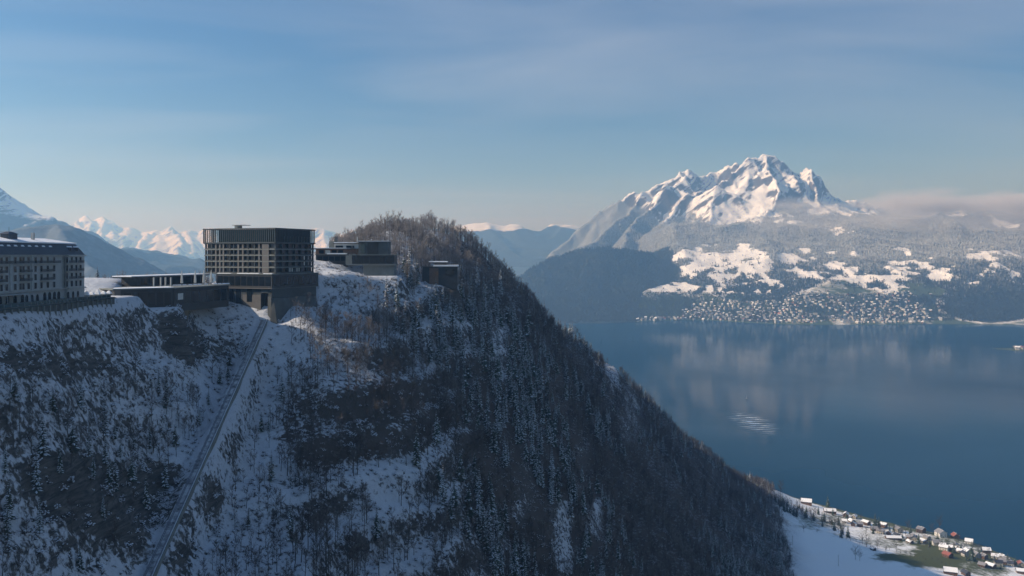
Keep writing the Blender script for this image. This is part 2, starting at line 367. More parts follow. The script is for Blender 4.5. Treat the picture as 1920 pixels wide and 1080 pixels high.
cp += [(-185, 300, 432), (-185, 370, 432), (-230, 330, 434), (-260, 420, 434), (-300, 520, 430), (-200, 520, 436), (-150, 540, 438), (-420, 300, 430),
       (-420, 600, 395), (-420, 900, 300), (-250, 900, 390), (-250, 1300, 180), (-420, 1500, 150), (-175, 440, 433),
       (-100, 900, 425), (-80, 1000, 365), (-60, 1300, 200), (0, 1060, 340), (60, 1260, 225), (180, 1460, 150), (300, 1650, 80), (430, 1800, -6), (100, 1700, 70),  # unseen back slope, lowered to shape the shadow edge on the meadow
       (-100, 1500, 150), (-150, 2000, 40), (350, 1960, -20), (200, 2050, -8), (0, 200, 300), (0, 300, 285), (100, 300, 205), (200, 500, 150), (300, 700, 110),
       (450, 800, 70), (-100, 150, 372), (-60, 200, 342), (-200, 150, 430), (600, 900, 32), (800, 1000, 4), (800, 1200, -6), (860, 1300, -30), (700, 1550, -14),
       (640, 1680, -20), (-165, 230, 428), (-420, 120, 425), (120, 120, 190), (400, 400, 60), (800, 500, 20), (880, 120, 0)]
near_tps = TPS(cp, 300.0, 2e-3)
TR_A = Vector(P(506, 577, 478)); TR_B = Vector(P(276, 1083, 279)); TR_C = TR_B + (TR_B - TR_A) * 0.25     # funicular line
def track_frame(x, y):
    d = (TR_C - TR_A); l2 = d.x * d.x + d.y * d.y
    t = np.clip(((x - TR_A.x) * d.x + (y - TR_A.y) * d.y) / l2, 0, 1)
    return np.hypot(x - TR_A.x - t * d.x, y - TR_A.y - t * d.y), TR_A.z + t * d.z
def near_h(x, y):
    x = np.asarray(x, float); y = np.asarray(y, float)
    z0 = near_tps(x, y)
    mead = smooth(0.0, 60.0, (x - 300) * 0.95 - (y - 990) * 0.24 + 8 * fbm(x / 40, y / 40, 3, 5))      # right of the mountain foot
    mead = mead * (y > 500)
    rough = (1 - mead)
    plate = smooth(-150, -175, x) * (y > 200) * (y < 560)
    rough = rough * (1 - 0.9 * plate) * (1 - .75 * smooth(420, 445, z0) * (y > 590))
    z = z0 + rough * (9 * fbm(x / 70, y / 70, 5, 1) + 7 * (ridged(x / 48 + 0.3 * fbm(x / 30, y / 30, 2, 8), (y + 0.4 * z0) / 95, 4, 3) - 0.45))
    # rock ledges
    wz = z + 10 * fbm(x / 55, y / 55, 3, 21)
    st = 17.0; fr = wz / st - np.floor(wz / st)
    led = (smooth(0.25, 0.75, fr) - fr) * st
    z = z + rough * led * 0.55 * smooth(0.35, 0.6, vnoise(x / 60, y / 60, 77)) * smooth(900, 600, y)
    z = z + mead * 1.2 * fbm(x / 60, y / 60, 3, 9)
    # the track bench
    r, tz = track_frame(x, y)
    k = smooth(7, 2.6, r); z = z * (1 - k) + (tz - 1.6) * k
    # shelves the buildings stand on
    for (sx, sy, hx, hy, a, sz, mg) in PADS:
        u = (x - sx) * math.cos(a) + (y - sy) * math.sin(a); v = -(x - sx) * math.sin(a) + (y - sy) * math.cos(a)
        dd = np.hypot(np.maximum(np.abs(u) - hx, 0), np.maximum(np.abs(v) - hy, 0))
        k = smooth(mg, 0, dd); z = z * (1 - k) + sz * k
    return z, mead
PADS = [(-238, 625, 45, 70, 0, 426, 20), (-196, 500, 26, 40, 0, 429.5, 14), (-196, 300, 29, 95, 0.0, 432.5, 7), (-171, 425, 10, 26, 0.35, 426.5, 8), (-145, 495, 22, 18, -0.37, 424, 10),
        (-86, 562, 14, 9, 0, 437.5, 8), (-48, 606, 10, 8, 0, 431, 7)]
xs = np.arange(-430, 880, 3.0); ys = np.concatenate([np.arange(130, 760, 2.6), np.arange(760, 2060, 5.0)])
GX, GY = np.meshgrid(xs, ys)
GZ, GM = near_h(GX, GY)
gpx, gpy = proj(GX, GY, GZ)
# woodland floor: leaf litter shows through the snow on the lake-side slope
litter = 0.2 * smooth(900, 1150, gpx) + smooth(700, 1050, gpx + 160 * fbm(GX / 90, GY / 90, 3, 31)) * 0.75 + 0.35 * smooth(0.1, 0.5, fbm(GX / 60, GY / 60, 4, 33))
def blob(px, py, cx, cy_, rx, ry, soft=0.35, nz=0.0):
    r = np.sqrt(((px - cx) / rx) ** 2 + ((py - cy_) / ry) ** 2) + nz
    return smooth(1 + soft, 1 - soft, r)
n40 = 0.5 * fbm(GX / 25, GY / 25, 4, 62)
for (a, b2, c, d, w) in [(640, 840, 130, 75, .7), (700, 760, 190, 60, .6), (560, 800, 60, 90, .5), (1250, 930, 160, 110, .5)]:
    litter = litter + w * blob(gpx, gpy, a, b2, c, d, .4, n40)
for (a, b2, c, d) in [(745, 900, 70, 55), (430, 640, 60, 60), (200, 760, 120, 60), (490, 730, 40, 110), (1182, 800, 16, 60), (1058, 1010, 18, 80), (1058, 1010, 18, 80), (1096, 870, 14, 60), (1150, 700, 12, 45), (985, 930, 16, 60), (940, 640, 20, 60), (870, 640, 16, 50), (1120, 960, 14, 40), (1120, 960, 14, 40), (650, 560, 70, 60), (110, 640, 130, 40), (330, 720, 110, 60)]:
    litter = litter - 0.8 * blob(gpx, gpy, a, b2, c, d, .5, (1.0 if c > 25 else 2.2) * n40)
rock = np.zeros_like(GX)
for (a, b2, c, d, w) in [(230, 925, 130, 50, 1.2), (360, 650, 120, 22, .8), (120, 680, 130, 18, .8), (545, 905, 70, 18, 1.0), (120, 880, 70, 25, .8), (300, 1010, 60, 50, .7)]:
    rock = rock + w * blob(gpx, gpy, a, b2, c, d, .4, 1.4 * n40)
litter = litter - 0.25 * smooth(620, 420, gpx)
litter = np.clip(litter * (1 - GM), -.3, 1.3); rock = rock * (1 - GM)
gn = 0.7 * fbm(GX / 45, GY / 45, 4, 51)
grass = np.zeros_like(GX)
for (a, b2, c, d, w) in [(1760, 1042, 90, 22, 1.0), (1850, 1055, 70, 20, .7), (1680, 1018, 60, 12, .45), (1545, 980, 70, 14, .5), (1640, 1000, 70, 14, .36), (1790, 1015, 110, 16, .55)]:
    grass = np.maximum(grass, w * blob(gpx, gpy, a, b2, c, d, .5, gn))
shore = smooth(7, 1.5, GZ) * GM
grass = np.maximum(grass, 0.75 * shore) * GM
mo = grid_mesh('mountain', GX, GY, GZ, {'litter': litter, 'rock': rock, 'meadow': GM * 0.97, 'grass': grass}, CLIFF)
tag(mo, kind='structure')

def hz(X, Y, Z):
    def f(x, y):
        x0, y0 = X[0], Y[0]
        i = np.clip(np.searchsorted(X, x) - 1, 0, len(X) - 2); j = np.clip(np.searchsorted(Y, y) - 1, 0, len(Y) - 2)
        fx = (x - X[i]) / (X[i + 1] - X[i]); fy = (y - Y[j]) / (Y[j + 1] - Y[j])
        return (Z[j, i] * (1 - fx) + Z[j, i + 1] * fx) * (1 - fy) + (Z[j + 1, i] * (1 - fx) + Z[j + 1, i + 1] * fx) * fy
    return f
NH = hz(xs, ys, GZ)
def cast(px, py, H, d0, d1, step):
    """first point of a height field met by the sight line through a photo pixel"""
    d = np.arange(d0, d1, step); x = (px - CX) / F * d; z = CZ + (HY - py) / F * d
    h = H(x, d); k = np.argmax(h > z)
    if not h[k] > z[k]: return None
    return float(x[k]), float(d[k]), float(h[k])
def cast_near(px, py): return cast(px, py, NH, 190, 2000, 1.0)
def seen(x, y, z, H=NH, n=28):
    """is a point above the terrain as seen from the camera"""
    ok = np.ones(np.shape(x), bool)
    for t in np.linspace(0.35, 0.985, n):
        xx, yy = x * t, y * t
        ok &= (H(xx, yy) < CZ + (z - CZ) * t) | (yy < 135)
    return ok

# ------------------------------------------------------------------ far mountain with the village slope
def ridge_field(X, Y, base, ridges):
    Z = base.copy()
    for pts, slope in ridges:
        q = [P(*p) for p in pts]
        for a, b in zip(q[:-1], q[1:]):
            a = np.array(a); b = np.array(b); d = b - a; l2 = d[0] ** 2 + d[1] ** 2
            t = np.clip(((X - a[0]) * d[0] + (Y - a[1]) * d[1]) / l2, 0, 1)
            r = np.hypot(X - a[0] - t * d[0], Y - a[1] - t * d[1]); h = a[2] + t * d[2]
            A = np.maximum(h - base, 0); v = base + A * np.exp(-r * slope / np.maximum(A, 60)); v = np.where(h > base, v, base)
            Z = np.maximum(Z, v)
    return Z
fx_ = np.arange(-300, 8600, 17.0); fy_ = np.arange(5600, 11600, 17.0)
FX, FY = np.meshgrid(fx_, fy_)
fcp = [P(*p) for p in [
    (1100, 590, 6750), (1190, 592, 6629), (1250, 592, 6610), (1320, 595, 6457), (1400, 599, 6240), (1500, 604, 5988), (1600, 604.5, 5964), (1700, 604, 5988), (1770, 603, 6036), (1850, 601, 6136), (1920, 601, 6136), (2300, 600, 6187), (2700, 598, 6300),
    (1000, 590, 6800), (850, 590, 6800),
    (1250, 560, 6800), (1330, 560, 6720), (1430, 565, 6500), (1530, 565, 6350), (1650, 565, 6350), (1760, 565, 6350),
    (1280, 515, 7150), (1350, 500, 7250), (1430, 490, 7300), (1520, 520, 6950), (1620, 520, 6900), (1720, 505, 6950), (1840, 500, 6850), (1920, 500, 6900), (2300, 500, 7000),
    (1350, 470, 7700), (1460, 460, 7800), (1560, 455, 7800), (1680, 455, 7700), (1800, 445, 7600), (1920, 440, 7600), (2300, 430, 7700),
    (1200, 450, 8600), (1350, 430, 8600), (1500, 425, 8500), (1650, 425, 8400), (1800, 415, 8300), (1920, 415, 8300), (2400, 410, 8500),
    (1150, 520, 8600), (1000, 560, 8500), (900, 570, 8800), (1000, 545, 10500), (850, 555, 10500), (1100, 500, 11500), (1400, 440, 11500), (1700, 440, 11500), (2200, 440, 11500),
    (1850, 540, 6500), (1910, 540, 6500)]]
fcp += [(x, 5700, -40) for x in range(-300, 8700, 900)]
base = TPS(fcp, 2000.0, 2e-3)(FX, FY)
wx = FX + 90 * fbm(FX / 420, FY / 420, 4, 101); wy = FY + 90 * fbm(FX / 420, FY / 420, 4, 102)
ridges = [
    ([(1040, 470, 9300), (1080, 430, 9500), (1120, 396, 9600), (1150, 378, 9650), (1188, 362, 9700), (1215, 352, 9750), (1250, 327, 9850), (1272, 313, 9900), (1292, 307, 9950), (1312, 319, 10000), (1340, 326, 10200), (1375, 305, 10100)], 1.7),
    ([(1235, 440, 9350), (1288, 392, 9500), (1325, 358, 9620), (1365, 327, 9740), (1396, 299, 9850), (1416, 288, 9900), (1430, 280, 9950), (1450, 285, 9960), (1456, 300, 10050), (1480, 319, 10250), (1497, 321, 10150), (1513, 314, 9950), (1528, 331, 10000), (1546, 346, 10050), (1562, 366, 10100), (1598, 377, 10250), (1700, 392, 10400), (1920, 400, 10400), (2400, 400, 10400)], 1.75),
    ([(1430, 280, 9950), (1436, 305, 9750), (1452, 335, 9500), (1462, 358, 9300), (1450, 385, 9000), (1430, 410, 8600), (1400, 440, 8100)], 1.55),
    ([(1513, 314, 9950), (1522, 340, 9750), (1530, 365, 9500), (1536, 390, 9200), (1560, 425, 8600)], 1.7),
    ([(1292, 307, 9950), (1270, 335, 9700), (1235, 365, 9400), (1200, 402, 9000), (1175, 430, 8600), (1160, 455, 8200)], 1.55),
    ([(1340, 327, 10200), (1310, 355, 9700), (1270, 380, 9350), (1240, 405, 9000)], 1.55),
    ([(1215, 352, 9750), (1180, 385, 9450), (1150, 410, 9150), (1120, 440, 8700), (1080, 465, 8300)], 1.55),
    ([(1345, 345, 9400), (1330, 390, 9000), (1310, 420, 8600), (1330, 455, 8000)], 1.0),
    # the wooded headland
    ([(975, 535, 7000), (1005, 500, 7050), (1045, 474, 7120), (1090, 462, 7200), (1130, 461, 7300), (1180, 466, 7380), (1225, 474, 7420), (1255, 490, 7400), (1278, 512, 7300)], 1.05),
    ([(1130, 461, 7300), (1150, 500, 7100), (1170, 545, 6900)], 1.0), ([(1225, 474, 7420), (1215, 520, 7100), (1205, 560, 6850)], 1.0),
    ([(1775, 562, 6300), (1800, 540, 6400), (1850, 532, 6450), (1920, 535, 6450), (2050, 530, 6500)], 0.7)]
FZ = ridge_field(wx, wy, base, ridges)
hi = smooth(100, 900, FZ)
FZ = FZ + hi * (150 * (ridged(FX / 900, FY / 900, 6, 111) - 0.42)) * smooth(2.2e3, 1.2e3, np.abs(FY - 9000) * 0.8) + smooth(8, 90, FZ) * (16 * fbm(FX / 260, FY / 260, 5, 113)) + smooth(750, 1200, FZ) * (95 * (ridged((FX * .8 + FY * .35) / 230, (FY - .5 * FX) / 420, 5, 117) - .4))
FZ = FZ + smooth(110, 320, FZ) * smooth(1050, 700, FZ) * smooth(900, 1900, FX + 250 * fbm(FX / 300, FY / 300, 3, 120)) * 90 * (ridged(FX / 620, FY / 1100, 5, 119) - .42)
FZ = FZ - 7 * smooth(9, 2, FZ)
fpx, fpy = proj(FX, FY, FZ)
fn = 1.5 * fbm(FX / 150, FY / 150, 6, 121, .62); fn2 = fbm(FX / 420, FY / 420, 4, 122)
treeline = 900 + 420 * fbm(FX / 420, FY / 900, 5, 125, .6)
treeline = treeline + 320 * smooth(1230, 1130, fpx)
forest = smooth(treeline + 130, treeline - 130, FZ)
open_ = np.zeros_like(FX)
for (a, b2, c, d) in [(1325, 500, 78, 36), (1395, 488, 60, 22), (1250, 545, 55, 14), (1300, 540, 70, 20), (1440, 500, 40, 16), (1515, 514, 36, 14), (1480, 482, 34, 13), (1420, 505, 70, 10), (1560, 500, 24, 8), (1390, 466, 14, 12), (1310, 470, 18, 9),
                      (1705, 503, 50, 12), (1640, 522, 70, 7), (1760, 515, 30, 12), (1835, 480, 26, 14), (1870, 495, 30, 14), (1690, 468, 18, 5), (1560, 472, 16, 5), (1490, 417, 36, 4), (1905, 515, 20, 14), (1595, 510, 14, 10)]:
    open_ = np.maximum(open_, blob(fpx, fpy, a, b2, c, d, .3, fn + .24))
open_ = np.maximum(open_, smooth(.30, .42, fbm(FX / 130, FY / 170, 4, 141) + .25 * fn2) * smooth(445, 480, fpy) * (fpx > 1290) * (fpy < 560))
open_ = np.maximum(open_, 0.55 * smooth(0.34, 0.5, fn2) * smooth(470, 500, fpy) * (fpx > 1290))
open_ = open_ * (1 - .95 * smooth(.62, .8, ridged(FX / 330 + .4 * fn2, (FY + .3 * FX) / 210, 3, 131)) * smooth(-.1, .25, fbm(FX / 300, FY / 300, 3, 132)))
head = (fpx + 9 * fn < 1272 - 14 * smooth(505, 490, fpy) - 72 * smooth(520, 552, fpy)) & (FY < 7900) & (FZ > 2)
open_ = open_ * ~head
forest = forest * (1 - open_)
low = smooth(250, 120, FZ + 170 * fn2) * (fpx > 1190) * (FY < 6900) * ~head
wooded = blob(fpx, fpy, 1860, 568, 95, 36, .2)
forest = np.where(head, 1.0, forest); forest = np.maximum(forest, wooded)
grass = low * (0.72 + 0.3 * fn2) * (1 - wooded)
for (a, b2, c, d) in [(1410, 556, 36, 9), (1735, 545, 34, 14), (1600, 545, 40, 10), (1640, 560, 30, 8)]:
    grass = np.maximum(grass, blob(fpx, fpy, a, b2, c, d, .4, fn))
forest = np.clip(forest - 0.8 * np.maximum(low * (1 - wooded), grass), 0, 1)
rime = smooth(120, 480, FZ) * 0.8 * ~head
fo = grid_mesh('far_mountain', FX, FY, FZ, {'forest': forest, 'snow': np.clip(open_ * 1.3 + smooth(700, 1000, FZ) * 0.22, 0, 1.4), 'rime': rime, 'grass': grass}, FAR)
tag(fo, kind='structure')
FH = hz(fx_, fy_, FZ)
def cast_far(px, py): return cast(px, py, FH, 5700, 11000, 6.0)

def range_mesh(name, x0, x1, y0, y1, st, base_z, ridges, seed, rough, wl, material, treeline, rim=0.4, snow=1.0, warp=60):
    ax = np.arange(x0, x1, st); ay = np.arange(y0, y1, st); X, Y = np.meshgrid(ax, ay)
    b0 = np.full_like(X, base_z)
    X2 = X + warp * fbm(X / (wl * .6), Y / (wl * .6), 4, seed + 3); Y2 = Y + warp * fbm(X / (wl * .6), Y / (wl * .6), 4, seed + 4)
    Z = ridge_field(X2, Y2, b0, ridges)
    Z = Z + smooth(0, 300, Z - base_z) * (rough * (ridged(X / wl, Y / wl, 6, seed) - 0.42))
    tl = treeline + 120 * fbm(X / 700, Y / 700, 4, seed + 9)
    fr = smooth(tl + 80, tl - 80, Z)
    o = grid_mesh(name, X, Y, Z, {'forest': fr, 'snow': np.full_like(X, snow), 'rime': np.full_like(X, rim), 'grass': np.zeros_like(X)}, material)
    return tag(o, kind='structure')
range_mesh('wooded_hill', -4200, -1000, 3400, 6200, 14, -20, [
    ([(-900, 400, 4000), (-300, 425, 4200), (0, 424, 4400), (60, 419, 4450), (105, 417, 4500), (150, 430, 4550), (195, 446, 4600), (240, 466, 4650), (290, 491, 4700), (330, 515, 4750), (380, 545, 4800)], 0.8),
    ([(105, 417, 4500), (140, 460, 4250), (170, 500, 4050), (190, 540, 3900)], 0.7), ([(0, 424, 4400), (40, 470, 4150), (60, 520, 3900)], 0.7)], 201, 60, 500, far_mat('frosted_hill', 1.0, -0.3, (0.10, 0.11, 0.11), (0.50, 0.52, 0.54)), 1500, 0.7)
range_mesh('tall_hill', -9500, -2200, 6000, 10000, 30, -20, [
    ([(-1400, 150, 7600), (-700, 120, 7600), (-300, 200, 7600), (-100, 292, 7500), (0, 351, 7500), (28, 372, 7500), (60, 396, 7500), (95, 410, 7550), (130, 440, 7600), (170, 480, 7600)], 0.9)], 211, 160, 600, FAR, 750, 0.6, .5)
alp = [(-900, 395, 21000), (-500, 420, 21000), (-100, 405, 21000), (40, 415, 21000), (100, 409, 21000), (122, 416, 21200), (142, 412, 21000), (165, 407, 21000), (180, 413, 21300), (198, 406, 21000), (215, 411, 21000), (228, 420, 21300), (243, 411, 21000), (262, 420, 21200), (283, 416, 21000), (300, 421, 21000), (318, 414, 21000), (335, 426, 21300), (352, 421, 21000), (372, 430, 21200), (400, 425, 21000), (450, 430, 21000), (520, 425, 21000), (575, 433, 21000), (604, 429, 21000), (625, 438, 21200), (648, 430, 20800), (662, 424, 20800), (690, 436, 21000), (760, 440, 21000), (850, 438, 21000), (1000, 440, 21000)]
spur = []
for i in range(1, len(alp) - 1, 1):
    x, y, d = alp[i]; j = ((i * 37) % 11 - 5) * 3.2
    spur.append(([(x, y, d), (x + j * .6, y + 18, d - 900), (x + j, y + 40, d - 1900), (x + j * 1.3, y + 70, d - 3200)], 0.95))
alp = [(a, b + 5, c) for a, b, c in alp]; spur = [([(a, b + 5, c) for a, b, c in q], k) for q, k in spur]
range_mesh('snowy_alps', -24000, 2000, 16500, 23500, 55, -20, [(alp, 0.95)] + spur, 221, 330, 1100, FAR2, 420, 0.4, .35, 200)
range_mesh('middle_hills', -2800, 3200, 12000, 16500, 45, -20, [
    ([(650, 445, 14500), (760, 428, 14500), (860, 418, 14500), (885, 414, 14500), (908, 411, 14500), (935, 417, 14500), (962, 415, 14500), (985, 424, 14500), (1012, 430, 14700), (1040, 421, 15200), (1068, 418, 15300), (1110, 424, 15300), (1250, 440, 15300)], 0.55),
    ([(908, 411, 14500), (940, 450, 13500), (985, 490, 12600)], 0.5), ([(1068, 418, 15300), (1020, 450, 14200), (960, 490, 12900)], 0.5)], 231, 130, 1300, FAR2, 900, 0.35, 0.9, 120)

# ------------------------------------------------------------------ the air: even haze round everything, and a low bank of mist under the peak
hb = MB(); hb.box(-29000, 29000, -5000, 31000, -260, 1790)
hm = bpy.data.materials.new('haze'); hm.use_nodes = True; t = hm.node_tree; t.nodes.clear()
pv = N(t, 'ShaderNodeVolumePrincipled'); pv.inputs['Color'].default_value = (0.32, 0.61, 1.0, 1); pv.inputs['Density'].default_value = 1.1e-4
pv.inputs['Absorption Color'].default_value = (1, 1, 1, 1)
pv.inputs['Anisotropy'].default_value = 0.45
L(t, pv.outputs[0], N(t, 'ShaderNodeOutputMaterial').inputs['Volume'])
tag(hb.build('haze', hm), kind='stuff')

def mist(name, x0, x1, y0, y1, z0, z1, dens, seed):
    mb = MB(); mb.box(x0, x1, y0, y1, z0, z1)
    m = bpy.data.materials.new(name); m.use_nodes = True; t = m.node_tree; t.nodes.clear()
    tcn = N(t, 'ShaderNodeTexCoord'); g = tcn.outputs['Generated']
    sp = N(t, 'ShaderNodeSeparateXYZ'); L(t, g, sp.inputs[0])
    ge = N(t, 'ShaderNodeNewGeometry')
    mpn = N(t, 'ShaderNodeMapping'); mpn.inputs['Scale'].default_value = (0.0016, 0.0016, 0.006); mpn.inputs['Location'].default_value = (seed, 0, 0); L(t, ge.outputs['Position'], mpn.inputs[0])
    nz = noise(t, 1.0, 5, 0.55, mpn.outputs[0])
    def fall(s, a, b, c, d):   # trapezoid window
        u = M1(t, 'DIVIDE', M1(t, 'SUBTRACT', s, a), b - a, None, True); v = M1(t, 'DIVIDE', M1(t, 'SUBTRACT', d, s), d - c, None, True)
        return M1(t, 'MULTIPLY', u, v)
    w = M1(t, 'MULTIPLY', fall(sp.outputs[0], 0, .45, .9, 1), M1(t, 'MULTIPLY', fall(sp.outputs[1], 0, .3, .7, 1), fall(sp.outputs[2], 0, .5, .55, 1)))
    dn = M1(t, 'MULTIPLY', M1(t, 'MULTIPLY_ADD', M1(t, 'ADD', nz, M1(t, 'MULTIPLY', w, 0.55)), 3.0, -1.95, True), M1(t, 'MULTIPLY', M1(t, 'MINIMUM', M1(t, 'MULTIPLY', w, 3.0), 1.0), dens))
    pv = N(t, 'ShaderNodeVolumePrincipled'); pv.inputs['Color'].default_value = (0.95, 0.95, 0.97, 1); L(t, dn, pv.inputs['Density'])
    L(t, pv.outputs[0], N(t, 'ShaderNodeOutputMaterial').inputs['Volume'])
    return tag(mb.build(name, m), kind='stuff')
mist('mist_bank', 1900, 8400, 7900, 9100, 740, 1130, 0.0065, 3.3)
mist('thin_mist', 200, 8200, 7500, 8500, 560, 960, 0.0009, 8.1)

# ------------------------------------------------------------------ tree prototypes
def spruce_meshes(seed, h=22.0, slim=1.0, snow=0.6):
    r = random.Random(seed)
    tk = MB(); tk.tube((0, 0, -1.5), (0, 0, h * .5), .32, .2, 6); tk.tube((0, 0, h * .5), (0, 0, h * .97), .2, .03, 5)
    cr = MB(); nw = 20; z = h * 0.10
    for w in range(nw):
        f = w / (nw - 1); z = h * (0.09 + 0.89 * f ** 0.92)
        ln = (0.15 + 3.7 * slim * (1 - f) ** 0.85) * r.uniform(.85, 1.1)
        nb = max(4, int(9 - 4 * f)); a0 = r.uniform(0, 6.28)
        for k in range(nb):
            if r.random() < .08: continue
            a = a0 + 6.283 * k / nb + r.uniform(-.25, .25); l = ln * r.uniform(.65, 1.15); dr = r.uniform(.25, .55)
            ca, sa = math.cos(a), math.sin(a); wd = l * r.uniform(.26, .38)
            def pt(u, v, dz): return (ca * u - sa * v, sa * u + ca * v, z + dz)
            m1, e = l * .55, l
            vs = [pt(0, 0, 0), pt(m1, wd, -dr * m1 * .8 - wd * .35), pt(m1, 0, -dr * m1 * .55 + .1), pt(m1, -wd, -dr * m1 * .8 - wd * .35), pt(e, 0, -dr * e * .9)]
            cr.add(vs, [(0, 1, 2), (0, 2, 3), (1, 4, 2), (2, 4, 3)], 0)
            if r.random() < snow:
                q = r.uniform(.45, .85)
                up = .14
                vs = [pt(l * .2, 0, -dr * l * .12 + up), pt(m1, wd * q, -dr * m1 * .62 - wd * q * .35 + up), pt(m1, 0, -dr * m1 * .5 + .14 + up), pt(m1, -wd * q, -dr * m1 * .62 - wd * q * .35 + up), pt(e * .95, 0, -dr * e * .82 + up)]
                cr.add(vs, [(0, 1, 2), (0, 2, 3), (1, 4, 2), (2, 4, 3)], 1)
    return tk.mesh('trunk', [BARK]), cr.mesh('crown', [NEEDLE, TSNOW])
def bare_meshes(seed, h=17.0, spread=1.0, tm=None):
    r = random.Random(seed)
    tk = MB(); cr = MB()
    bend = Vector((r.uniform(-.6, .6), r.uniform(-.6, .6), 0)); prev = Vector((0, 0, -1.5)); rad = .26; nodes = []
    for k in range(6):
        p = Vector((0, 0, h * .15 * (k + 1))) + bend * (k / 5) ** 1.5 + Vector((r.uniform(-.2, .2), r.uniform(-.2, .2), 0))
        tk.tube(prev, p, rad, rad * .84, 5); nodes.append((p, rad)); prev = p; rad *= .82
    def twig(p, d, l, rr):
        e = p + d * l + Vector((0, 0, r.uniform(-.1, .15)))
        q = d.to_track_quat('Z', 'Y'); u = q @ Vector((rr, 0, 0)); v = q @ Vector((0, rr, 0))
        cr.add([p + u, p - u * .5 + v * .87, p - u * .5 - v * .87, e], [(0, 1, 3), (1, 2, 3), (2, 0, 3)])
        return e
    def rdir(d, s):
        return (d + Vector((r.gauss(0, s), r.gauss(0, s), r.gauss(0, s) * .8))).normalized()
    for i in range(13):
        k = r.randint(1, 5); p, rad = nodes[k]; f = k / 5
        a = i * 2.4 + r.uniform(-.5, .5)
        d = Vector((math.cos(a), math.sin(a), r.uniform(.5, 1.3) + f * .6)).normalized()
        l = h * (.34 - .14 * f) * spread * r.uniform(.7, 1.15)
        pm = p + d * l * .5; d2 = (d + Vector((0, 0, .35))).normalized(); pe = pm + d2 * l * .55
        tk.tube(p, pm, rad * .5, rad * .3, 4); tk.tube(pm, pe, rad * .3, .02, 3)
        for j in range(7):
            t_ = r.uniform(.2, 1); q = p.lerp(pm, t_ * 2) if t_ < .5 else pm.lerp(pe, t_ * 2 - 1)
            d3 = rdir(d2, .55); l3 = l * r.uniform(.28, .5); e = twig(q, d3, l3, .07)
            for s in range(6):
                t2 = r.uniform(.25, 1); twig(q.lerp(e, t2), rdir(d3, .55), l3 * r.uniform(.35, .6), .045)
    return tk.mesh('trunk', [BARK]), cr.mesh('crown', [tm or TWIG])
def bush_mesh(seed, snow=.45):
    r = random.Random(seed); mb = MB()
    for i in range(46):
        a = r.uniform(0, 6.283); e = r.uniform(.15, 1.3); l = r.uniform(.9, 2.1)
        d = Vector((math.cos(a) * math.cos(e), math.sin(a) * math.cos(e), math.sin(e)))
        q = d.to_track_quat('Z', 'Y'); rr = .05; u = q @ Vector((rr, 0, 0)); v = q @ Vector((0, rr, 0)); p = Vector((r.uniform(-.4, .4), r.uniform(-.4, .4), -.2))
        e2 = p + d * l; mb.add([p + u, p - u * .5 + v * .87, p - u * .5 - v * .87, e2], [(0, 1, 3), (1, 2, 3), (2, 0, 3)])
        if r.random() < snow:
            s = r.uniform(.18, .42); c = p + d * l * r.uniform(.6, 1)
            vs = [c + Vector((math.cos(k * 1.57 + a) * s * r.uniform(.6, 1.2), math.sin(k * 1.57 + a) * s * r.uniform(.6, 1.2), r.uniform(-.12, .05))) for k in range(4)] + [c + Vector((0, 0, s * .5))]
            mb.add(vs, [(0, 1, 4), (1, 2, 4), (2, 3, 4), (3, 0, 4)], 1)
    return mb.mesh('bush', [BRUSH, TSNOW])
SPR = [spruce_meshes(1, 22, 1, .55), spruce_meshes(2, 25, .8, .75), spruce_meshes(3, 19, 1.05, .35), spruce_meshes(4, 24, .9, .6)]
BAR = [bare_meshes(11, 17), bare_meshes(12, 19, .85), bare_meshes(13, 15, 1.15), bare_meshes(14, 18, 1.0), bare_meshes(15, 16, .9)]
DTWIG = simple('dark_twigs', (0.05, 0.04, 0.033), 0.9, 0.3, 0.4, obj_var=.35)
SPR.append(spruce_meshes(5, 21, 1.25, .04)); BAR.append(bare_meshes(16, 16, 1.35, DTWIG))     # valley trees, free of snow
BSH = [bush_mesh(21), bush_mesh(22, .7), bush_mesh(23, .25)]
def join_mesh(name, ms):
    mb = MB(); mats = []
    for me in ms:
        off = len(mats); mats += list(me.materials)
        base_ = len(mb.v); mb.v += [tuple(v.co) for v in me.vertices]
        for p in me.polygons: mb.f.append(tuple(base_ + i for i in p.vertices)); mb.m.append(off + p.material_index)
    return mb.mesh(name, mats)

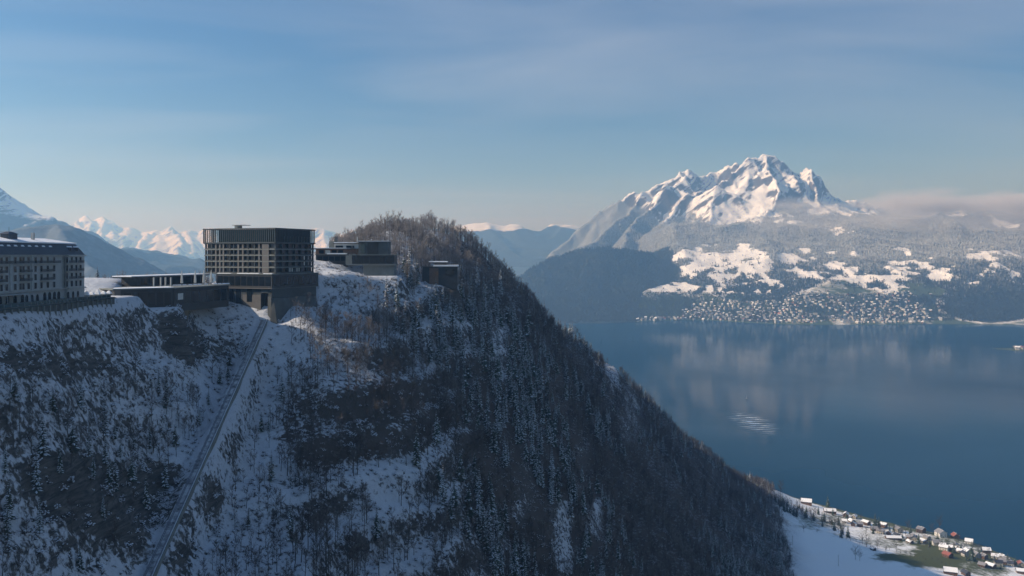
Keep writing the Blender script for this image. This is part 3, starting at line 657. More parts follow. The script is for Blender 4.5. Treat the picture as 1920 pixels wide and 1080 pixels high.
def scatter(name, P_, rot, scl, idx, meshes, kind='stuff'):
    """one countless mass: instances of a few prototype meshes on a set of points"""
    col = bpy.data.collections.new(name + '_kinds')
    for i, me in enumerate(meshes):
        ob = bpy.data.objects.new('%s_kind_%02d' % (name, i), me); col.objects.link(ob)
    me = bpy.data.meshes.new(name); me.vertices.add(len(P_)); me.vertices.foreach_set('co', np.ascontiguousarray(P_, dtype=np.float32).ravel())
    for k, a, ty in (('rotz', rot, 'FLOAT'), ('scl', scl, 'FLOAT'), ('kind_i', idx, 'INT')):
        at = me.attributes.new(k, ty, 'POINT'); at.data.foreach_set('value', np.ascontiguousarray(a, dtype=np.float32 if ty == 'FLOAT' else np.int32))
    o = link(name, me)
    ng = bpy.data.node_groups.new(name, 'GeometryNodeTree')
    ng.interface.new_socket('Geometry', in_out='INPUT', socket_type='NodeSocketGeometry'); ng.interface.new_socket('Geometry', in_out='OUTPUT', socket_type='NodeSocketGeometry')
    gi = ng.nodes.new('NodeGroupInput'); go = ng.nodes.new('NodeGroupOutput')
    ci = ng.nodes.new('GeometryNodeCollectionInfo'); ci.inputs['Collection'].default_value = col; ci.inputs['Separate Children'].default_value = True; ci.inputs['Reset Children'].default_value = True
    ip = ng.nodes.new('GeometryNodeInstanceOnPoints'); ip.inputs['Pick Instance'].default_value = True
    def na(nm, ty):
        n = ng.nodes.new('GeometryNodeInputNamedAttribute'); n.data_type = ty; n.inputs['Name'].default_value = nm; return n.outputs['Attribute']
    cx = ng.nodes.new('ShaderNodeCombineXYZ')
    ng.links.new(gi.outputs[0], ip.inputs['Points']); ng.links.new(ci.outputs[0], ip.inputs['Instance'])
    ng.links.new(na('kind_i', 'INT'), ip.inputs['Instance Index']); ng.links.new(na('rotz', 'FLOAT'), cx.inputs[2])
    ng.links.new(cx.outputs[0], ip.inputs['Rotation']); ng.links.new(na('scl', 'FLOAT'), ip.inputs['Scale'])
    ng.links.new(ip.outputs[0], go.inputs[0])
    md = o.modifiers.new('scatter', 'NODES'); md.node_group = ng
    return tag(o, kind=kind)

# ------------------------------------------------------------------ near forest: positions
def sample(n, x0, x1, y0, y1):
    x = rng.uniform(x0, x1, n); y = rng.uniform(y0, y1, n); return x, y
KEEP = []           # footprints without trees: (x, y, r)
BLD_CLEAR = [(-196, 310, 30, 130), (-172, 425, 16, 34), (-142, 495, 32, 30), (-90, 562, 24, 14), (-48, 604, 12, 12)]
tx, ty = sample(70000, -430, 520, 190, 1700)
tz = NH(tx, ty); tpx, tpy = proj(tx, ty, tz)
gm = hz(xs, ys, GM)(tx, ty)
tr_, _ = track_frame(tx, ty)
ok = (gm < .25) & (tr_ > 9) & (tz > 3) & (tpx > -160) & (tpx < 2050) & (tpy < 1300)
for (bx, by, rx, ry) in BLD_CLEAR: ok &= ~((np.abs(tx - bx) < rx) & (np.abs(ty - by) < ry))
dens = np.where(tpx > 560, 0.8, 0.62) + .35 * fbm(tx / 22, ty / 22, 2, 63) + 0.1 * fbm(tx / 60, ty / 60, 3, 61)
tn = 0.5 * fbm(tx / 25, ty / 25, 3, 62)
for (a, b2, c, d, w) in [(745, 905, 80, 60, .75), (430, 620, 70, 60, .3), (655, 550, 75, 60, .7), (500, 690, 40, 130, .25), (110, 625, 150, 40, .25), (330, 625, 110, 30, .25), (230, 925, 130, 40, .25), (1182, 800, 14, 55, .55), (1058, 1010, 16, 75, .8), (1096, 870, 15, 60, 1.0), (1150, 700, 12, 45, .9), (985, 930, 16, 60, .8), (940, 640, 18, 60, .7), (870, 640, 14, 50, .7), (1120, 960, 12, 40, .9), (540, 640, 30, 60, .35)]:
    dens = dens - w * blob(tpx, tpy, a, b2, c, d, .5, (1.0 if c > 25 else 2.2) * tn)
dens = np.where((tx < -150) & (ty < 560), 0.02, dens)
dens = np.where((tx < -150) & (ty > 560), 0.3, dens)
dens = np.where((tpy < 560) & (ty > 600) & (tx > -125), 1.0, dens)
ok &= rng.uniform(0, 1, len(tx)) < dens * np.where(ty > 850, .55, 1)
# keep the skyline in front of the far view where the photograph has it
ok &= ~((tpx < 655) & (tpy < 520) & (ty > 500) & ~((ty > 660) & (ty < 780) & (tpx > 618)))
tx, ty, tz, tpx, tpy = tx[ok], ty[ok], tz[ok], tpx[ok], tpy[ok]
vis = seen(tx, ty, tz + 12)
near_sil = seen(tx, ty, tz + 22)
tx, ty, tz, tpx, tpy, vis = [a[near_sil] for a in (tx, ty, tz, tpx, tpy, vis)]
pn = fbm(tx / 70, ty / 70, 3, 71)
spr_p = np.where(tpx > 740, .1, .14) + .8 * pn - .35 * ((tpy < 520) & (ty > 600))
for (a, b2, c, d, w) in [(780, 590, 70, 60, .35), (860, 470, 60, 60, .1), (60, 990, 130, 90, .45), (590, 640, 50, 70, -.6), (700, 450, 60, 40, -.2), (900, 900, 200, 160, .12), (250, 720, 130, 80, -.1)]:
    spr_p = spr_p + w * blob(tpx, tpy, a, b2, c, d, .4)
is_s = rng.uniform(0, 1, len(tx)) < spr_p
keep = np.ones(len(tx), bool); top = tpy - 15 * F / ty
for (a, b2, c, d, dd) in [(592, 745, 445, 522, 562), (788, 862, 488, 528, 600), (425, 592, 425, 578, 470), (205, 430, 500, 590, 410)]:
    keep &= ~((ty < dd) & (tpx > a - 6) & (tpx < b2 + 6) & (top < d - 6) & (tpy > c))
tx, ty, tz, tpx, tpy, vis, is_s = [q[keep] for q in (tx, ty, tz, tpx, tpy, vis, is_s)]
tsc = (.42 + .68 * rng.beta(2, 2, len(tx)) + .12 * fbm(tx / 40, ty / 40, 2, 73)) * np.where(is_s, .82, .86) * np.where(tpx < 520, .72, 1.0)

tsc = tsc * np.where(is_s & (tpx > 720) & (tpx < 1150) & (tpy > 530), 1.2, 1.0)
trt = rng.uniform(0, 6.283, len(tx))
size = tsc / ty * vis * (tpx > -10) * (tpx < 1930) * (tpy < 1100)
ind = np.zeros(len(tx), bool)
def zone(px, py, x, y, s):
    r, _ = track_frame(np.array([x]), np.array([y]))
    if px < 960 and r[0] < 22: return 'beside the funicular track'
    if x < -118 and y < 470: return 'on the rocky slope under the promenade and pool house'
    if py < 540 and y > 590: return 'on the wooded knolls behind the villas'
    if y < 470: return 'on the shaded cliff below the hotel tower'
    if px < 900: return 'on the upper cliff under the villas'
    return 'on the long wooded ridge dropping to the lake'
def place_tree(kind, j, x, y, z, s, rz, label, group):
    tk, cr = (SPR if kind == 'spruce_tree' else BAR)[j]
    e = empty(kind, (x, y, z), rz); e.scale = (s, s, s)
    link('trunk', tk, e); link('crown', cr, e)
    tag(e, label, 'tree', group)
    return e
for kind, sel in (('spruce_tree', is_s), ('bare_tree', ~is_s)):
    ids = np.where(sel)[0]; ids = ids[np.argsort(-size[ids])][:230 if kind == 'spruce_tree' else 110]; ind[ids] = True
    for i in ids:
        zn = zone(tpx[i], tpy[i], tx[i], ty[i], is_s[i])
        nm = ('tall ' if tsc[i] > .8 else 'medium-sized ' if tsc[i] > .6 else 'short ') + ('snow-dusted spruce ' if kind == 'spruce_tree' else 'bare frosted broadleaf tree ')
        place_tree(kind, int(i) % (4 if kind == 'spruce_tree' else 5), tx[i], ty[i], tz[i], tsc[i], trt[i], nm + zn, nm + zn)
rest = ~ind
kinds = [join_mesh('spruce', m) for m in SPR[:4]] + [join_mesh('bare', m) for m in BAR[:5]]
ki = np.where(is_s, np.arange(len(tx)) % 4, 4 + np.arange(len(tx)) % 5)
scatter('forest', np.stack([tx, ty, tz], 1)[rest], trt[rest], tsc[rest], ki[rest], kinds)
print('trees', len(tx), 'rest', rest.sum())
# undergrowth
ux, uy = sample(170000, -300, 420, 195, 1200); uz = NH(ux, uy); upx, upy = proj(ux, uy, uz)
gm = hz(xs, ys, GM)(ux, uy); r_, _ = track_frame(ux, uy)
ok = (gm < .3) & (r_ > 5) & (upx > -60) & (upx < 1980) & (upy < 1150) & ~((ux < -158) & (uy < 480)) & (rng.uniform(0, 1, len(ux)) < .45 + .5 * fbm(ux / 18, uy / 18, 3, 81))
for (bx, by, rx, ry) in BLD_CLEAR: ok &= ~((np.abs(ux - bx) < rx * .8) & (np.abs(uy - by) < ry * .8))
ux, uy, uz = ux[ok], uy[ok], uz[ok]; v = seen(ux, uy, uz + 2); ux, uy, uz = ux[v], uy[v], uz[v]
scatter('undergrowth', np.stack([ux, uy, uz], 1), rng.uniform(0, 6.28, len(ux)), rng.uniform(.4, 1.2, len(ux)), np.where(proj(ux, uy, uz)[0] > 820, 2, rng.integers(0, 3, len(ux))), BSH)
print('bushes', len(ux))

# ------------------------------------------------------------------ far woodland
RIMED = twig_mat('rimed_needles', (0.07, 0.08, 0.075), (0.44, 0.46, 0.46), 0.35)
DARKT = simple('dark_woodland', (0.02, 0.03, 0.027), 0.9, 0.4, 0.1, obj_var=.4)
def far_tree(seed, mtl, conifer):
    r = random.Random(seed); mb = MB()
    if conifer:
        for z0, z1, rr in ((2, 13, 5.2), (8, 20, 4.0), (15, 27, 2.6)):
            n = 6; vs = [(math.cos(k * 1.047 + z0) * rr * r.uniform(.7, 1.2), math.sin(k * 1.047 + z0) * rr * r.uniform(.7, 1.2), z0 + r.uniform(-1, 1)) for k in range(n)] + [(0, 0, z1)]
            mb.add(vs, [(k, (k + 1) % n, n) for k in range(n)])
    else:
        for b in range(4):
            c = Vector((r.uniform(-3, 3), r.uniform(-3, 3), r.uniform(7, 13))); s = r.uniform(3, 5)
            vs = [c + Vector((math.cos(k * 1.257) * s * r.uniform(.7, 1.2), math.sin(k * 1.257) * s * r.uniform(.7, 1.2), r.uniform(-1, 1))) for k in range(5)] + [c + Vector((0, 0, s * 1.1)), c - Vector((0, 0, s))]
            mb.add(vs, [(k, (k + 1) % 5, 5) for k in range(5)] + [((k + 1) % 5, k, 6) for k in range(5)])
        mb.tube((0, 0, -1), (0, 0, 8), .6, .4, 4)
    return mb.mesh('far_tree', [mtl])
FT = [far_tree(1, DARKT, True), far_tree(2, DARKT, False), far_tree(3, RIMED, True), far_tree(4, RIMED, False)]
wx_, wy_ = sample(330000, -100, 6200, 5850, 9300); wz = FH(wx_, wy_); wpx, wpy = proj(wx_, wy_, wz)
ff = hz(fx_, fy_, forest)(wx_, wy_); rm = hz(fx_, fy_, rime)(wx_, wy_)
cl_ = fbm(wx_ / 130, wy_ / 130, 4, 91)
op = hz(fx_, fy_, open_)(wx_, wy_)
prob = np.where(ff > .45, .42, .012) + .25 * smooth(.2, .5, cl_) * (ff > .15)
ok = (wz > 3) & (wz < 980) & (wpx > 930) & (wpx < 2000) & (rng.uniform(0, 1, len(wx_)) < prob)
wx_, wy_, wz, rm = wx_[ok], wy_[ok], wz[ok], rm[ok]
v = seen(wx_, wy_, wz + 25, lambda x, y: np.where(y > 5650, FH(x, np.maximum(y, 5650)), -5.0), 60)
wx_, wy_, wz, rm = wx_[v], wy_[v], wz[v], rm[v]
fk = np.where(rng.uniform(0, 1, len(wx_)) < rm * 1.35, 2, 0) + (rng.uniform(0, 1, len(wx_)) < .45)
scatter('far_woodland', np.stack([wx_, wy_, wz], 1), rng.uniform(0, 6.28, len(wx_)), rng.uniform(.55, 1.05, len(wx_)), fk, FT)
print('far trees', len(wx_))

# ------------------------------------------------------------------ grand hotel: long pale facade running away from the camera
PX0 = -181.0
ph = empty('grand_hotel', (PX0, 300, 432.9))
def px_y(px, off=0.0): return (-(PX0 + off)) * F / (CX - px)        # where a photo column meets the facade
Y0, Y1, YP = 232.0, 370.0, 356.0
m = MB(); m.box(-19, 0, Y0 - 300, Y1 - 300, -3, 17.1); m.build('wall', PLASTER, ph)
m = MB(); m.box(0, 1.2, YP - 300, Y1 - 300 + .02, -3, 17.1); m.build('end_bay', PLASTER, ph)
m = MB()
for yy in (px_y(20), px_y(60), px_y(119)): m.box(0, .35, yy - 300 - .8, yy - 300 + .8, 4.3, 17.0)
m.build('pilaster', PLASTER2, ph)
m = MB(); m.box(-19.4, .7, Y0 - 300.4, YP - 300 - .01, 17.1, 17.6); m.box(-19.4, 1.9, YP - 300, Y1 - 300 + .5, 17.1, 17.6); m.build('eave_cornice', PLASTER, ph)
m = MB(); m.box(0, .8, Y0 - 300, YP - 300 - .01, 3.75, 4.2); m.box(1.2, 1.9, YP - 300, Y1 - 300 + .3, 3.75, 4.2); m.build('ground_floor_cornice', PLASTER2, ph)
# mansard and snow-covered roof top
e0, e1, i0, i1 = Y0 - 300, Y1 - 300 + .3, Y0 - 297.5, Y1 - 302.4
m = MB(); lo = [(-19.2, e0), (1.3, e0), (1.3, e1), (-19.2, e1)]; up = [(-16.6, i0), (-1.4, i0), (-1.4, i1), (-16.6, i1)]
m.prism(lo, 17.6, 22.0, 0, up); rf = m.build('mansard_roof', SLATE, ph)
m = MB(); lo = [(-17, i0 - .3), (-1.0, i0 - .3), (-1.0, i1 + .4), (-17, i1 + .4)]; mid = [(-15, i0 + 2), (-3.2, i0 + 2), (-3.2, i1 - 3), (-15, i1 - 3)]; tp = [(-9.5, i0 + 9), (-8.5, i0 + 9), (-8.5, i1 - 11), (-9.5, i1 - 11)]
m.prism(lo, 22.0, 22.5, 0); m.prism(lo, 22.5, 23.0, 0, mid); m.prism(mid, 23.0, 24.2, 0, tp); m.build('roof_snow', SNOW, rf)
m = MB(); m.prism([(-8, 25), (-5, 25), (-5, 31), (-8, 31)], 23.4, 25.3, 0); m.prism([(-8.4, 24.4), (-4.6, 24.4), (-4.6, 31.6), (-8.4, 31.6)], 25.3, 26.2, 0, [(-7, 27), (-6, 27), (-6, 29), (-7, 29)]); m.tube((-6.5, 28, 26), (-6.5, 28, 28), .12, .05, 5); m.build('roof_lantern', SLATE, rf)
for yy in (312, 342): m = MB(); m.box(-6, -5, yy - 300, yy - 299, 23.5, 26.2); m.build('chimney', PLASTER2, rf)
dm = MB(); dm.box(-1.6, .3, -.8, .8, 0, 1.7); dmm = dm.mesh('dormer', [SLATE]); ds = MB(); ds.prism([(-1.9, -1.1), (.6, -1.1), (.6, 1.1), (-1.9, 1.1)], 1.7, 2.3, 0, [(-1.8, -.5), (.4, -.5), (.4, .5), (-1.8, .5)]); dsm = ds.mesh('dormer_snow', [SNOW]); dw = MB(); dw.box(.3, .36, -.5, .5, .3, 1.5); dwm = dw.mesh('pane', [GLASS])
for px in list(range(-150, 110, 13)) + [130, 142]:
    o = link('dormer', dmm, ph); o.location = (-.3 + (0.0 if px < 115 else 1.1) - .6, px_y(px) - 300, 18.9); link('dormer_snow', dsm, o); link('pane', dwm, o)
# windows, balconies
wm = MB(); wm.box(-.06, .10, -.85, .85, 0, 2.25); winm = wm.mesh('window', [GLASS])
sm_ = MB(); sm_.box(.0, .16, -1.0, -.85, -.05, 2.25); sm_.box(0, .16, .85, 1.0, -.05, 2.25); sm_.box(0, .16, -1.0, 1.0, 2.25, 2.4); frm = sm_.mesh('window_frame', [PLASTER2])
cols = [px_y(p) for p in (2, 12, 28, 38, 43, 53, 66, 77, 89, 101)]
yy = px_y(2)
while yy > Y0 + 4: yy -= 4.3; cols.insert(0, yy)
ecols = [px_y(p, 1.2) for p in (125, 134, 142.5, 150.5)]
for zf in (14.4, 11.1, 7.9, 4.7):
    for c_, off in [(c, 0) for c in cols] + [(c, 1.2) for c in ecols]:
        o = link('window', winm, ph); o.location = (off + .02, c_ - 300, zf); link('window_frame', frm, o)
def balcony(ya, yb, z, off=0):
    m = MB(); m.box(off, off + 1.25, ya - 300, yb - 300, z - .28, z - .08); o = m.build('balcony', PLASTER2, ph)
    m = MB(); m.box(off + 1.16, off + 1.22, ya - 300, yb - 300, z + .86, z + .94)
    y_ = ya - 300 + .05
    while y_ < yb - 300: m.box(off + 1.16, off + 1.22, y_, y_ + .16, z - .08, z + .86); y_ += .34
    m.build('railing', IRON, o)
balcony(Y0 + 3, px_y(21), 14.4); balcony(px_y(24), px_y(58), 14.4); balcony(px_y(63), px_y(109), 14.4)
for z in (11.1, 7.9):
    balcony(px_y(35), px_y(56), z); balcony(px_y(75), px_y(97), z); balcony(px_y(-8), px_y(8), z); balcony(px_y(-60), px_y(-30), z); balcony(px_y(-120), px_y(-90), z)
for z in (14.4, 11.1, 7.9): balcony(px_y(124, 1.2), px_y(137, 1.2), z, 1.2); balcony(px_y(141, 1.2), px_y(152.5, 1.2), z, 1.2)
# ground floor: dark arched openings between piers
def arch(y, w, h, off=0):
    m = MB(); pts = [(-w / 2, 0), (w / 2, 0)] + [(math.cos(a) * w / 2, h + math.sin(a) * w / 2) for a in np.linspace(0, math.pi, 7)]
    vs = [(off - .1, y - 300 + p[0], p[1]) for p in pts] + [(off + .06, y - 300 + p[0], p[1]) for p in pts]; n = len(pts)
    m.add(vs, [tuple(range(n, 2 * n))] + [(i, (i + 1) % n, n + (i + 1) % n, n + i) for i in range(n)]); m.build('arched_window', GLASS, ph)
for px in (50, 60, 70): arch(px_y(px), 1.9, 1.6)
for px in (84, 93, 102, 110): arch(px_y(px), 2.3, 1.9)
for px in (128, 137, 146): arch(px_y(px, 1.2), 1.7, 1.8, 1.2)
for px in range(-140, 45, 14): arch(px_y(px), 2.2, 1.8)
m = MB(); m.box(.2, 4.5, Y0 - 300, px_y(40) - 300, 3.1, 3.4); o = m.build('terrace_canopy', PLASTER2, ph)
for px in range(-140, 42, 22): m = MB(); m.tube((4.2, px_y(px) - 300, 0), (4.2, px_y(px) - 300, 3.1), .16, .16, 6); m.build('canopy_post', PLASTER2, o)
tag(ph, 'long pale grand hotel with iron balconies and snow-covered mansard roof above the promenade', 'hotel')

# ------------------------------------------------------------------ promenade along the cliff edge
pr = empty('promenade', (-165, 300, 433))
PL = 366 - 232
m = MB(); m.box(-15.9, 0, -68, 66, -.6, 0); m.build('deck', CONC_D, pr)
m = MB(); m.box(-1.2, -.25, -68, 66, -8, -.6); m.build('retaining_wall', CONC_D, pr)
bm_ = MB(); bm_.box(-.25, .35, -.3, .3, -7, -.6); bmm = bm_.mesh('buttress', [CONC])
gm_ = MB(); gm_.box(-.12, -.06, -1.9, 1.9, .05, 1.15); gmm = gm_.mesh('glass_panel', [TEAL]); pm_ = MB(); pm_.box(-.16, -.02, -.06, .06, 0, 1.2); pmm = pm_.mesh('balustrade_post', [STEEL])
yy = -66
while yy < 66:
    o = link('buttress', bmm, pr); o.location = (0, yy, 0)
    if yy < 62: o = link('glass_panel', gmm, pr); o.location = (0, yy + 2, 0)
    o = link('balustrade_post', pmm, pr); o.location = (0, yy, 0); yy += 4
m = MB(); m.box(-.2, .02, -68, 66, 1.2, 1.32); m.build('handrail', TEAL, pr)
m = MB(); m.box(-.05, .5, -68, 66, -.55, -.28); m.build('ledge', TEAL, pr)
tag(pr, 'promenade terrace with teal glass balustrade along the cliff edge before the grand hotel', 'promenade')
# snow-laden garden wall between grand hotel and pool house
for k, (px, py, d) in enumerate([(162, 552, 372), (172, 551, 376), (183, 550, 380), (194, 549, 385), (204, 551, 388)]):
    x, y, z = P(px, py, d); r = random.Random(k); e = empty('planter', (x, y, 432.6))
    m = MB(); m.box(-1, 1, -.8, .8, 0, .8); m.build('box', CONC, e)
    m = MB(); m.prism([(-1.1, -.9), (1.1, -.9), (1.1, .9), (-1.1, .9)], .8, 1.1, 0); m.prism([(-1.0, -.8), (1.0, -.8), (1.0, .8), (-1.0, .8)], 1.1, 1.9 + r.random(), 0, [(-.3, -.2), (.4, -.3), (.3, .3), (-.4, .2)]); m.build('snow_cap', SNOW, e)
    tag(e, 'square planter heaped with sunlit snow between grand hotel and pool house', 'planter', 'planters between grand hotel and pool house')

# ------------------------------------------------------------------ pool house
pool = empty('pool_house', (0, 0, 0))
PA, PB, PC_, PD, PE = (-177, 390), (-156.5, 408), (-145.5, 455), (-170, 466), (-190, 402)
def inset(poly, k):
    cx = sum(p[0] for p in poly) / len(poly); cy_ = sum(p[1] for p in poly) / len(poly)
    return [(cx + (p[0] - cx) * k, cy_ + (p[1] - cy_) * k) for p in poly]
poly = [PA, PB, PC_, PD, PE]
m = MB(); m.prism(inset(poly, .97), 424, 434.9); m.build('wall', DARK, pool)
m = MB(); m.prism(poly, 434.9, 435.35); rf = m.build('deck_roof', CONC, pool)
m = MB(); m.prism(inset([PA, PB, (-163, 418), (-181, 400)], .98), 435.35, 435.55); m.build('roof_snow', SNOW, rf)
m = MB(); low = [(-166, 400.2), (-158.5, 405.5), (-153.8, 420), (-160, 430), (-170, 410)]
m.prism([((x + 159) * .8 - 159, (y - 412) * .85 + 412) for x, y in low], 417, 424.2, 0, low); m.build('lower_storey', OCHRE, pool)
def on_seg(a, b, t, off=0.0):
    dx, dy = b[0] - a[0], b[1] - a[1]; l = math.hypot(dx, dy); return a[0] + dx * t + dy / l * off, a[1] + dy * t - dx / l * off
def wall_quad(name, a, b, t0, t1, z0, z1, off, mtl, parent, th=.15):
    p, q = on_seg(a, b, t0, off), on_seg(a, b, t1, off); r_, s_ = on_seg(a, b, t1, off - th), on_seg(a, b, t0, off - th)
    m = MB(); m.prism([p, q, r_, s_], z0, z1); return m.build(name, mtl, parent)
iA, iB, iC = [inset(poly, .97)[k] for k in (0, 1, 2)]
wall_quad('end_panel', iA, iB, .0, .10, 424.5, 434.8, .06, TAN, pool)
for k in range(6): wall_quad('window', iA, iB, .16 + k * .135, .27 + k * .135, 427.5, 433.2, .05, GLASS, pool)
for k in range(7): wall_quad('window', iB, iC, .05 + k * .132, .16 + k * .132, 427.5, 433.2, .05, GLASS, pool)
wall_quad('pane_reflection', iB, iC, .06, .15, 429.5, 432.5, .08, CANVAS, pool, .05)  # pale sheet standing in for the bright reflection on one pane
wall_quad('sign_board', iA, iB, .42, .52, 426.6, 428.4, .1, WOOD, pool, .06)
# the open pavilion on the deck
R0, R1 = P(247, 520, 420)[:2], P(393, 512.5, 478)[:2]
pv_poly = [R0, R1, on_seg(R0, R1, 1, -11), on_seg(R0, R1, 0, -11)]
m = MB(); m.prism(pv_poly, 439.6, 440.0); o = m.build('pavilion_roof', DARK, pool)
m = MB(); m.prism(inset(pv_poly, 1.01), 440.0, 440.45); m.build('roof_snow', SNOW, o)
q = inset(pv_poly, .84); m = MB(); m.prism(q, 435.3, 439.6); pvw = m.build('pavilion_wall', DARK, pool)
for k in range(6): wall_quad('window', q[0], q[1], .05 + k * .155, .18 + k * .155, 435.7, 439.2, .05, GLASS, pool)
for px in (288.5, 301.5, 310.5, 320.5):
    x, y, z = P(px, 530, 424); m = MB(); m.tube((x, y, 435.3), (x, y, 439.7), .42, .42, 8, 0, True); m.build('column', PLASTER, pool)
tag(pool, 'dark low pool house with snow-edged roof deck and open pavilion on the cliff edge', 'building')
for px, d in ((341, 440), (366, 447), (382, 450), (396, 452)):
    x, y, _ = P(px, 520, d); e = empty('parasol', (x, y, 435.35))
    m = MB(); m.tube((0, 0, 0), (0, 0, 6.3), .07, .05, 6); m.build('pole', STEEL, e)
    m = MB()
    for a in range(6):
        t0, t1 = a * 1.047, (a + 1) * 1.047; tm = (t0 + t1) / 2
        for (z0, r0), (z1, r1) in zip([(.9, .62), (2.4, .55), (4.4, .38)], [(2.4, .55), (4.4, .38), (6.1, .08)]):
            v = [(math.cos(t0) * r0, math.sin(t0) * r0, z0), (math.cos(tm) * r0 * .72, math.sin(tm) * r0 * .72, z0), (math.cos(t1) * r0, math.sin(t1) * r0, z0), (math.cos(t0) * r1, math.sin(t0) * r1, z1), (math.cos(tm) * r1 * .72, math.sin(tm) * r1 * .72, z1), (math.cos(t1) * r1, math.sin(t1) * r1, z1)]
            m.add(v, [(0, 1, 4, 3), (1, 2, 5, 4)])
    m.build('folded_canopy', CANVAS, e); m = MB(); m.box(-.6, .6, -.6, .6, 0, .12); m.build('base', CONC, e)
    e.scale = (1.1, 1.1, 1.22); tag(e, 'tall folded pale canvas parasol standing on the pool house deck', 'parasol', 'folded parasols on the pool house deck')
for k, (px, d) in enumerate([(328, 428), (336, 430), (346, 431), (357, 433), (366, 438), (374, 440), (386, 444), (404, 448), (412, 450), (420, 452), (427, 453)]):
    x, y, _ = P(px, 520, d); e = empty('sun_lounger', (x, y, 435.35), .3)
    m = MB(); m.box(-.9, .9, -.4, .4, .22, .32)
    for sx in (-.8, .8):
        for sy in (-.32, .32): m.box(sx - .04, sx + .04, sy - .04, sy + .04, 0, .22)
    m.build('frame', STEEL, e); m = MB(); m.prism([(-.95, -.45), (.95, -.45), (.95, .45), (-.95, .45)], .32, .75, 0, [(-.8, -.3), (.8, -.3), (.8, .3), (-.8, .3)]); m.build('snow_cushion', SNOW, e)
    tag(e, 'low sun lounger buried in snow at the edge of the pool house deck', 'lounger', 'snowed-in loungers on the pool house deck')

# ------------------------------------------------------------------ dark tower hotel
tw = empty('tower_hotel', (-126.5, 470, 440.6), math.atan2(-.364, .931)); TWW, TWD = 46.7, 36.0
m = MB(); m.box(-TWW + 1, -1, 1, TWD - 1, 0, 16.3); m.build('glazed_core', GLASS, tw)
for k in range(6):
    z = k * 3.25; m = MB()
    m.box(-TWW - .25, .25, -.3, TWD, z - .3, z + .1); o = m.build('floor_slab', CLAD if k in (0, 5) else CONC, tw)
# loggia balustrades on each storey: left face in pale panels, right face dark
pm1 = MB(); pm1.box(-1, 1, -.1, .0, .14, .95); parm = pm1.mesh('parapet', [CONC_D]); pm2 = MB(); pm2.box(-.1, .0, -1, 1, .14, .95); parm2 = pm2.mesh('parapet', [CLAD])
for k in range(5):
    for j in range(11):
        x = -TWW + 2.2 + j * 4.2
        if -10 < x < -3: continue
        o = link('parapet', parm, tw); o.location = (x, .05, k * 3.25); o.scale = (1.9, 1, .75)
    for j in range(9): o = link('parapet', parm2, tw); o.location = (-.05, 2 + j * 4, k * 3.25); o.scale = (1, 1.85, .8)
for x, w in ((-46.2, .29), (-41.8, .25), (-39.1, .5), (-36.4, .5), (-34.0, .5), (-29.5, .22), (-27, .22), (-24.0, .5), (-21.0, .5), (-17.5, .22), (-13.2, .22), (-10.3, .45)):
    m = MB(); m.box(x - w, x + w, -.16, .9, -.3, 16.0); m.build('pier', TAN if w > .3 else CLAD, tw)
m = MB(); m.box(-8.4, -4.0, -.2, 1.2, -.3, 16.0); m.build('stair_panel', TAN, tw)
for y in (.6, 6, 12, 18, 24, 30, 35.4): m = MB(); m.box(-.9, .14, y - .25, y + .25, -.3, 16.0); m.build('pier', CLAD, tw)
# drawn curtains behind some panes on the dark face
for y, zf in ((17.5, 13.6), (27.5, 7.2), (31, 7.2), (27.5, 4.0), (31, 4.0), (14, .6), (16, .6), (20.5, .6), (22.5, .6), (24.4, 13.6)):
    m = MB(); m.box(-.98, -.9, y, y + 1.1, zf + .2, zf + 2.2); m.build('curtain', CANVAS, tw)
# crown: fins, glass, top beam
m = MB()
cxl, cxr, cyf, cyb = -TWW - .8, .7, -.7, TWD + .7
cr = MB(); cr.box(cxl, cxr, cyf, cyb, 16.3, 16.9); cr.build('crown_base', CLAD, tw)
for (a, b, c, d) in ((cxl, cxr, cyf, cyf + .5), (cxl, cxr, cyb - .5, cyb), (cxl, cxl + .5, cyf + .5, cyb - .5), (cxr - .5, cxr, cyf + .5, cyb - .5)):
    m = MB(); m.box(a, b, c, d, 23.9, 24.5); m.build('crown_beam', CLAD, tw)
m = MB(); m.box(-37, cxr - .6, cyf + .6, cyb - 4, 16.9, 23.6); m.build('crown_glass', TEAL, tw)
m = MB(); m.box(-37.5, cxr - .52, cyf + .52, cyb - 3.5, 23.6, 23.85); o = m.build('roof', DARK, tw)
m = MB(); m.box(-36, -1.5, 2, cyb - 5, 23.85, 24.35); m.build('roof_snow', SNOW, o)
m = MB(); m.box(-33, -31, 8, 12, 24.35, 26.4); m.box(-34, -26, 7, 13, 26.4, 26.65); m.build('roof_plant', CONC, o)
fm = MB(); fm.box(-.13, .13, 0, .45, 16.9, 23.9); fmm = fm.mesh('fin', [CLAD]); fm = MB(); fm.box(-.45, 0, -.13, .13, 16.9, 23.9); fmm2 = fm.mesh('fin', [CLAD])
x = cxl + .3
while x < cxr - .2: o = link('fin', fmm, tw); o.location = (x, cyf + .02, 0); x += 1.32
y = cyf + .9
while y < cyb - .3: o = link('fin', fmm2, tw); o.location = (cxr - .02, y, 0); o2 = link('fin', fmm2, tw); o2.location = (cxl + .47, y, 0); y += 1.32
x = cxl + 1.6
while x < -36: o = link('fin', fmm, tw); o.location = (x, cyb - .47, 0); x += 1.32
for y in np.arange(8, 34, 1.32 * 2): m = MB(); m.box(cxr - .58, cxr - .5, y, y + .9, 17.1, 20.2); m.build('curtain', CANVAS, tw)
tag(tw, 'dark square hotel tower with finned glass crown on the ridge', 'hotel')

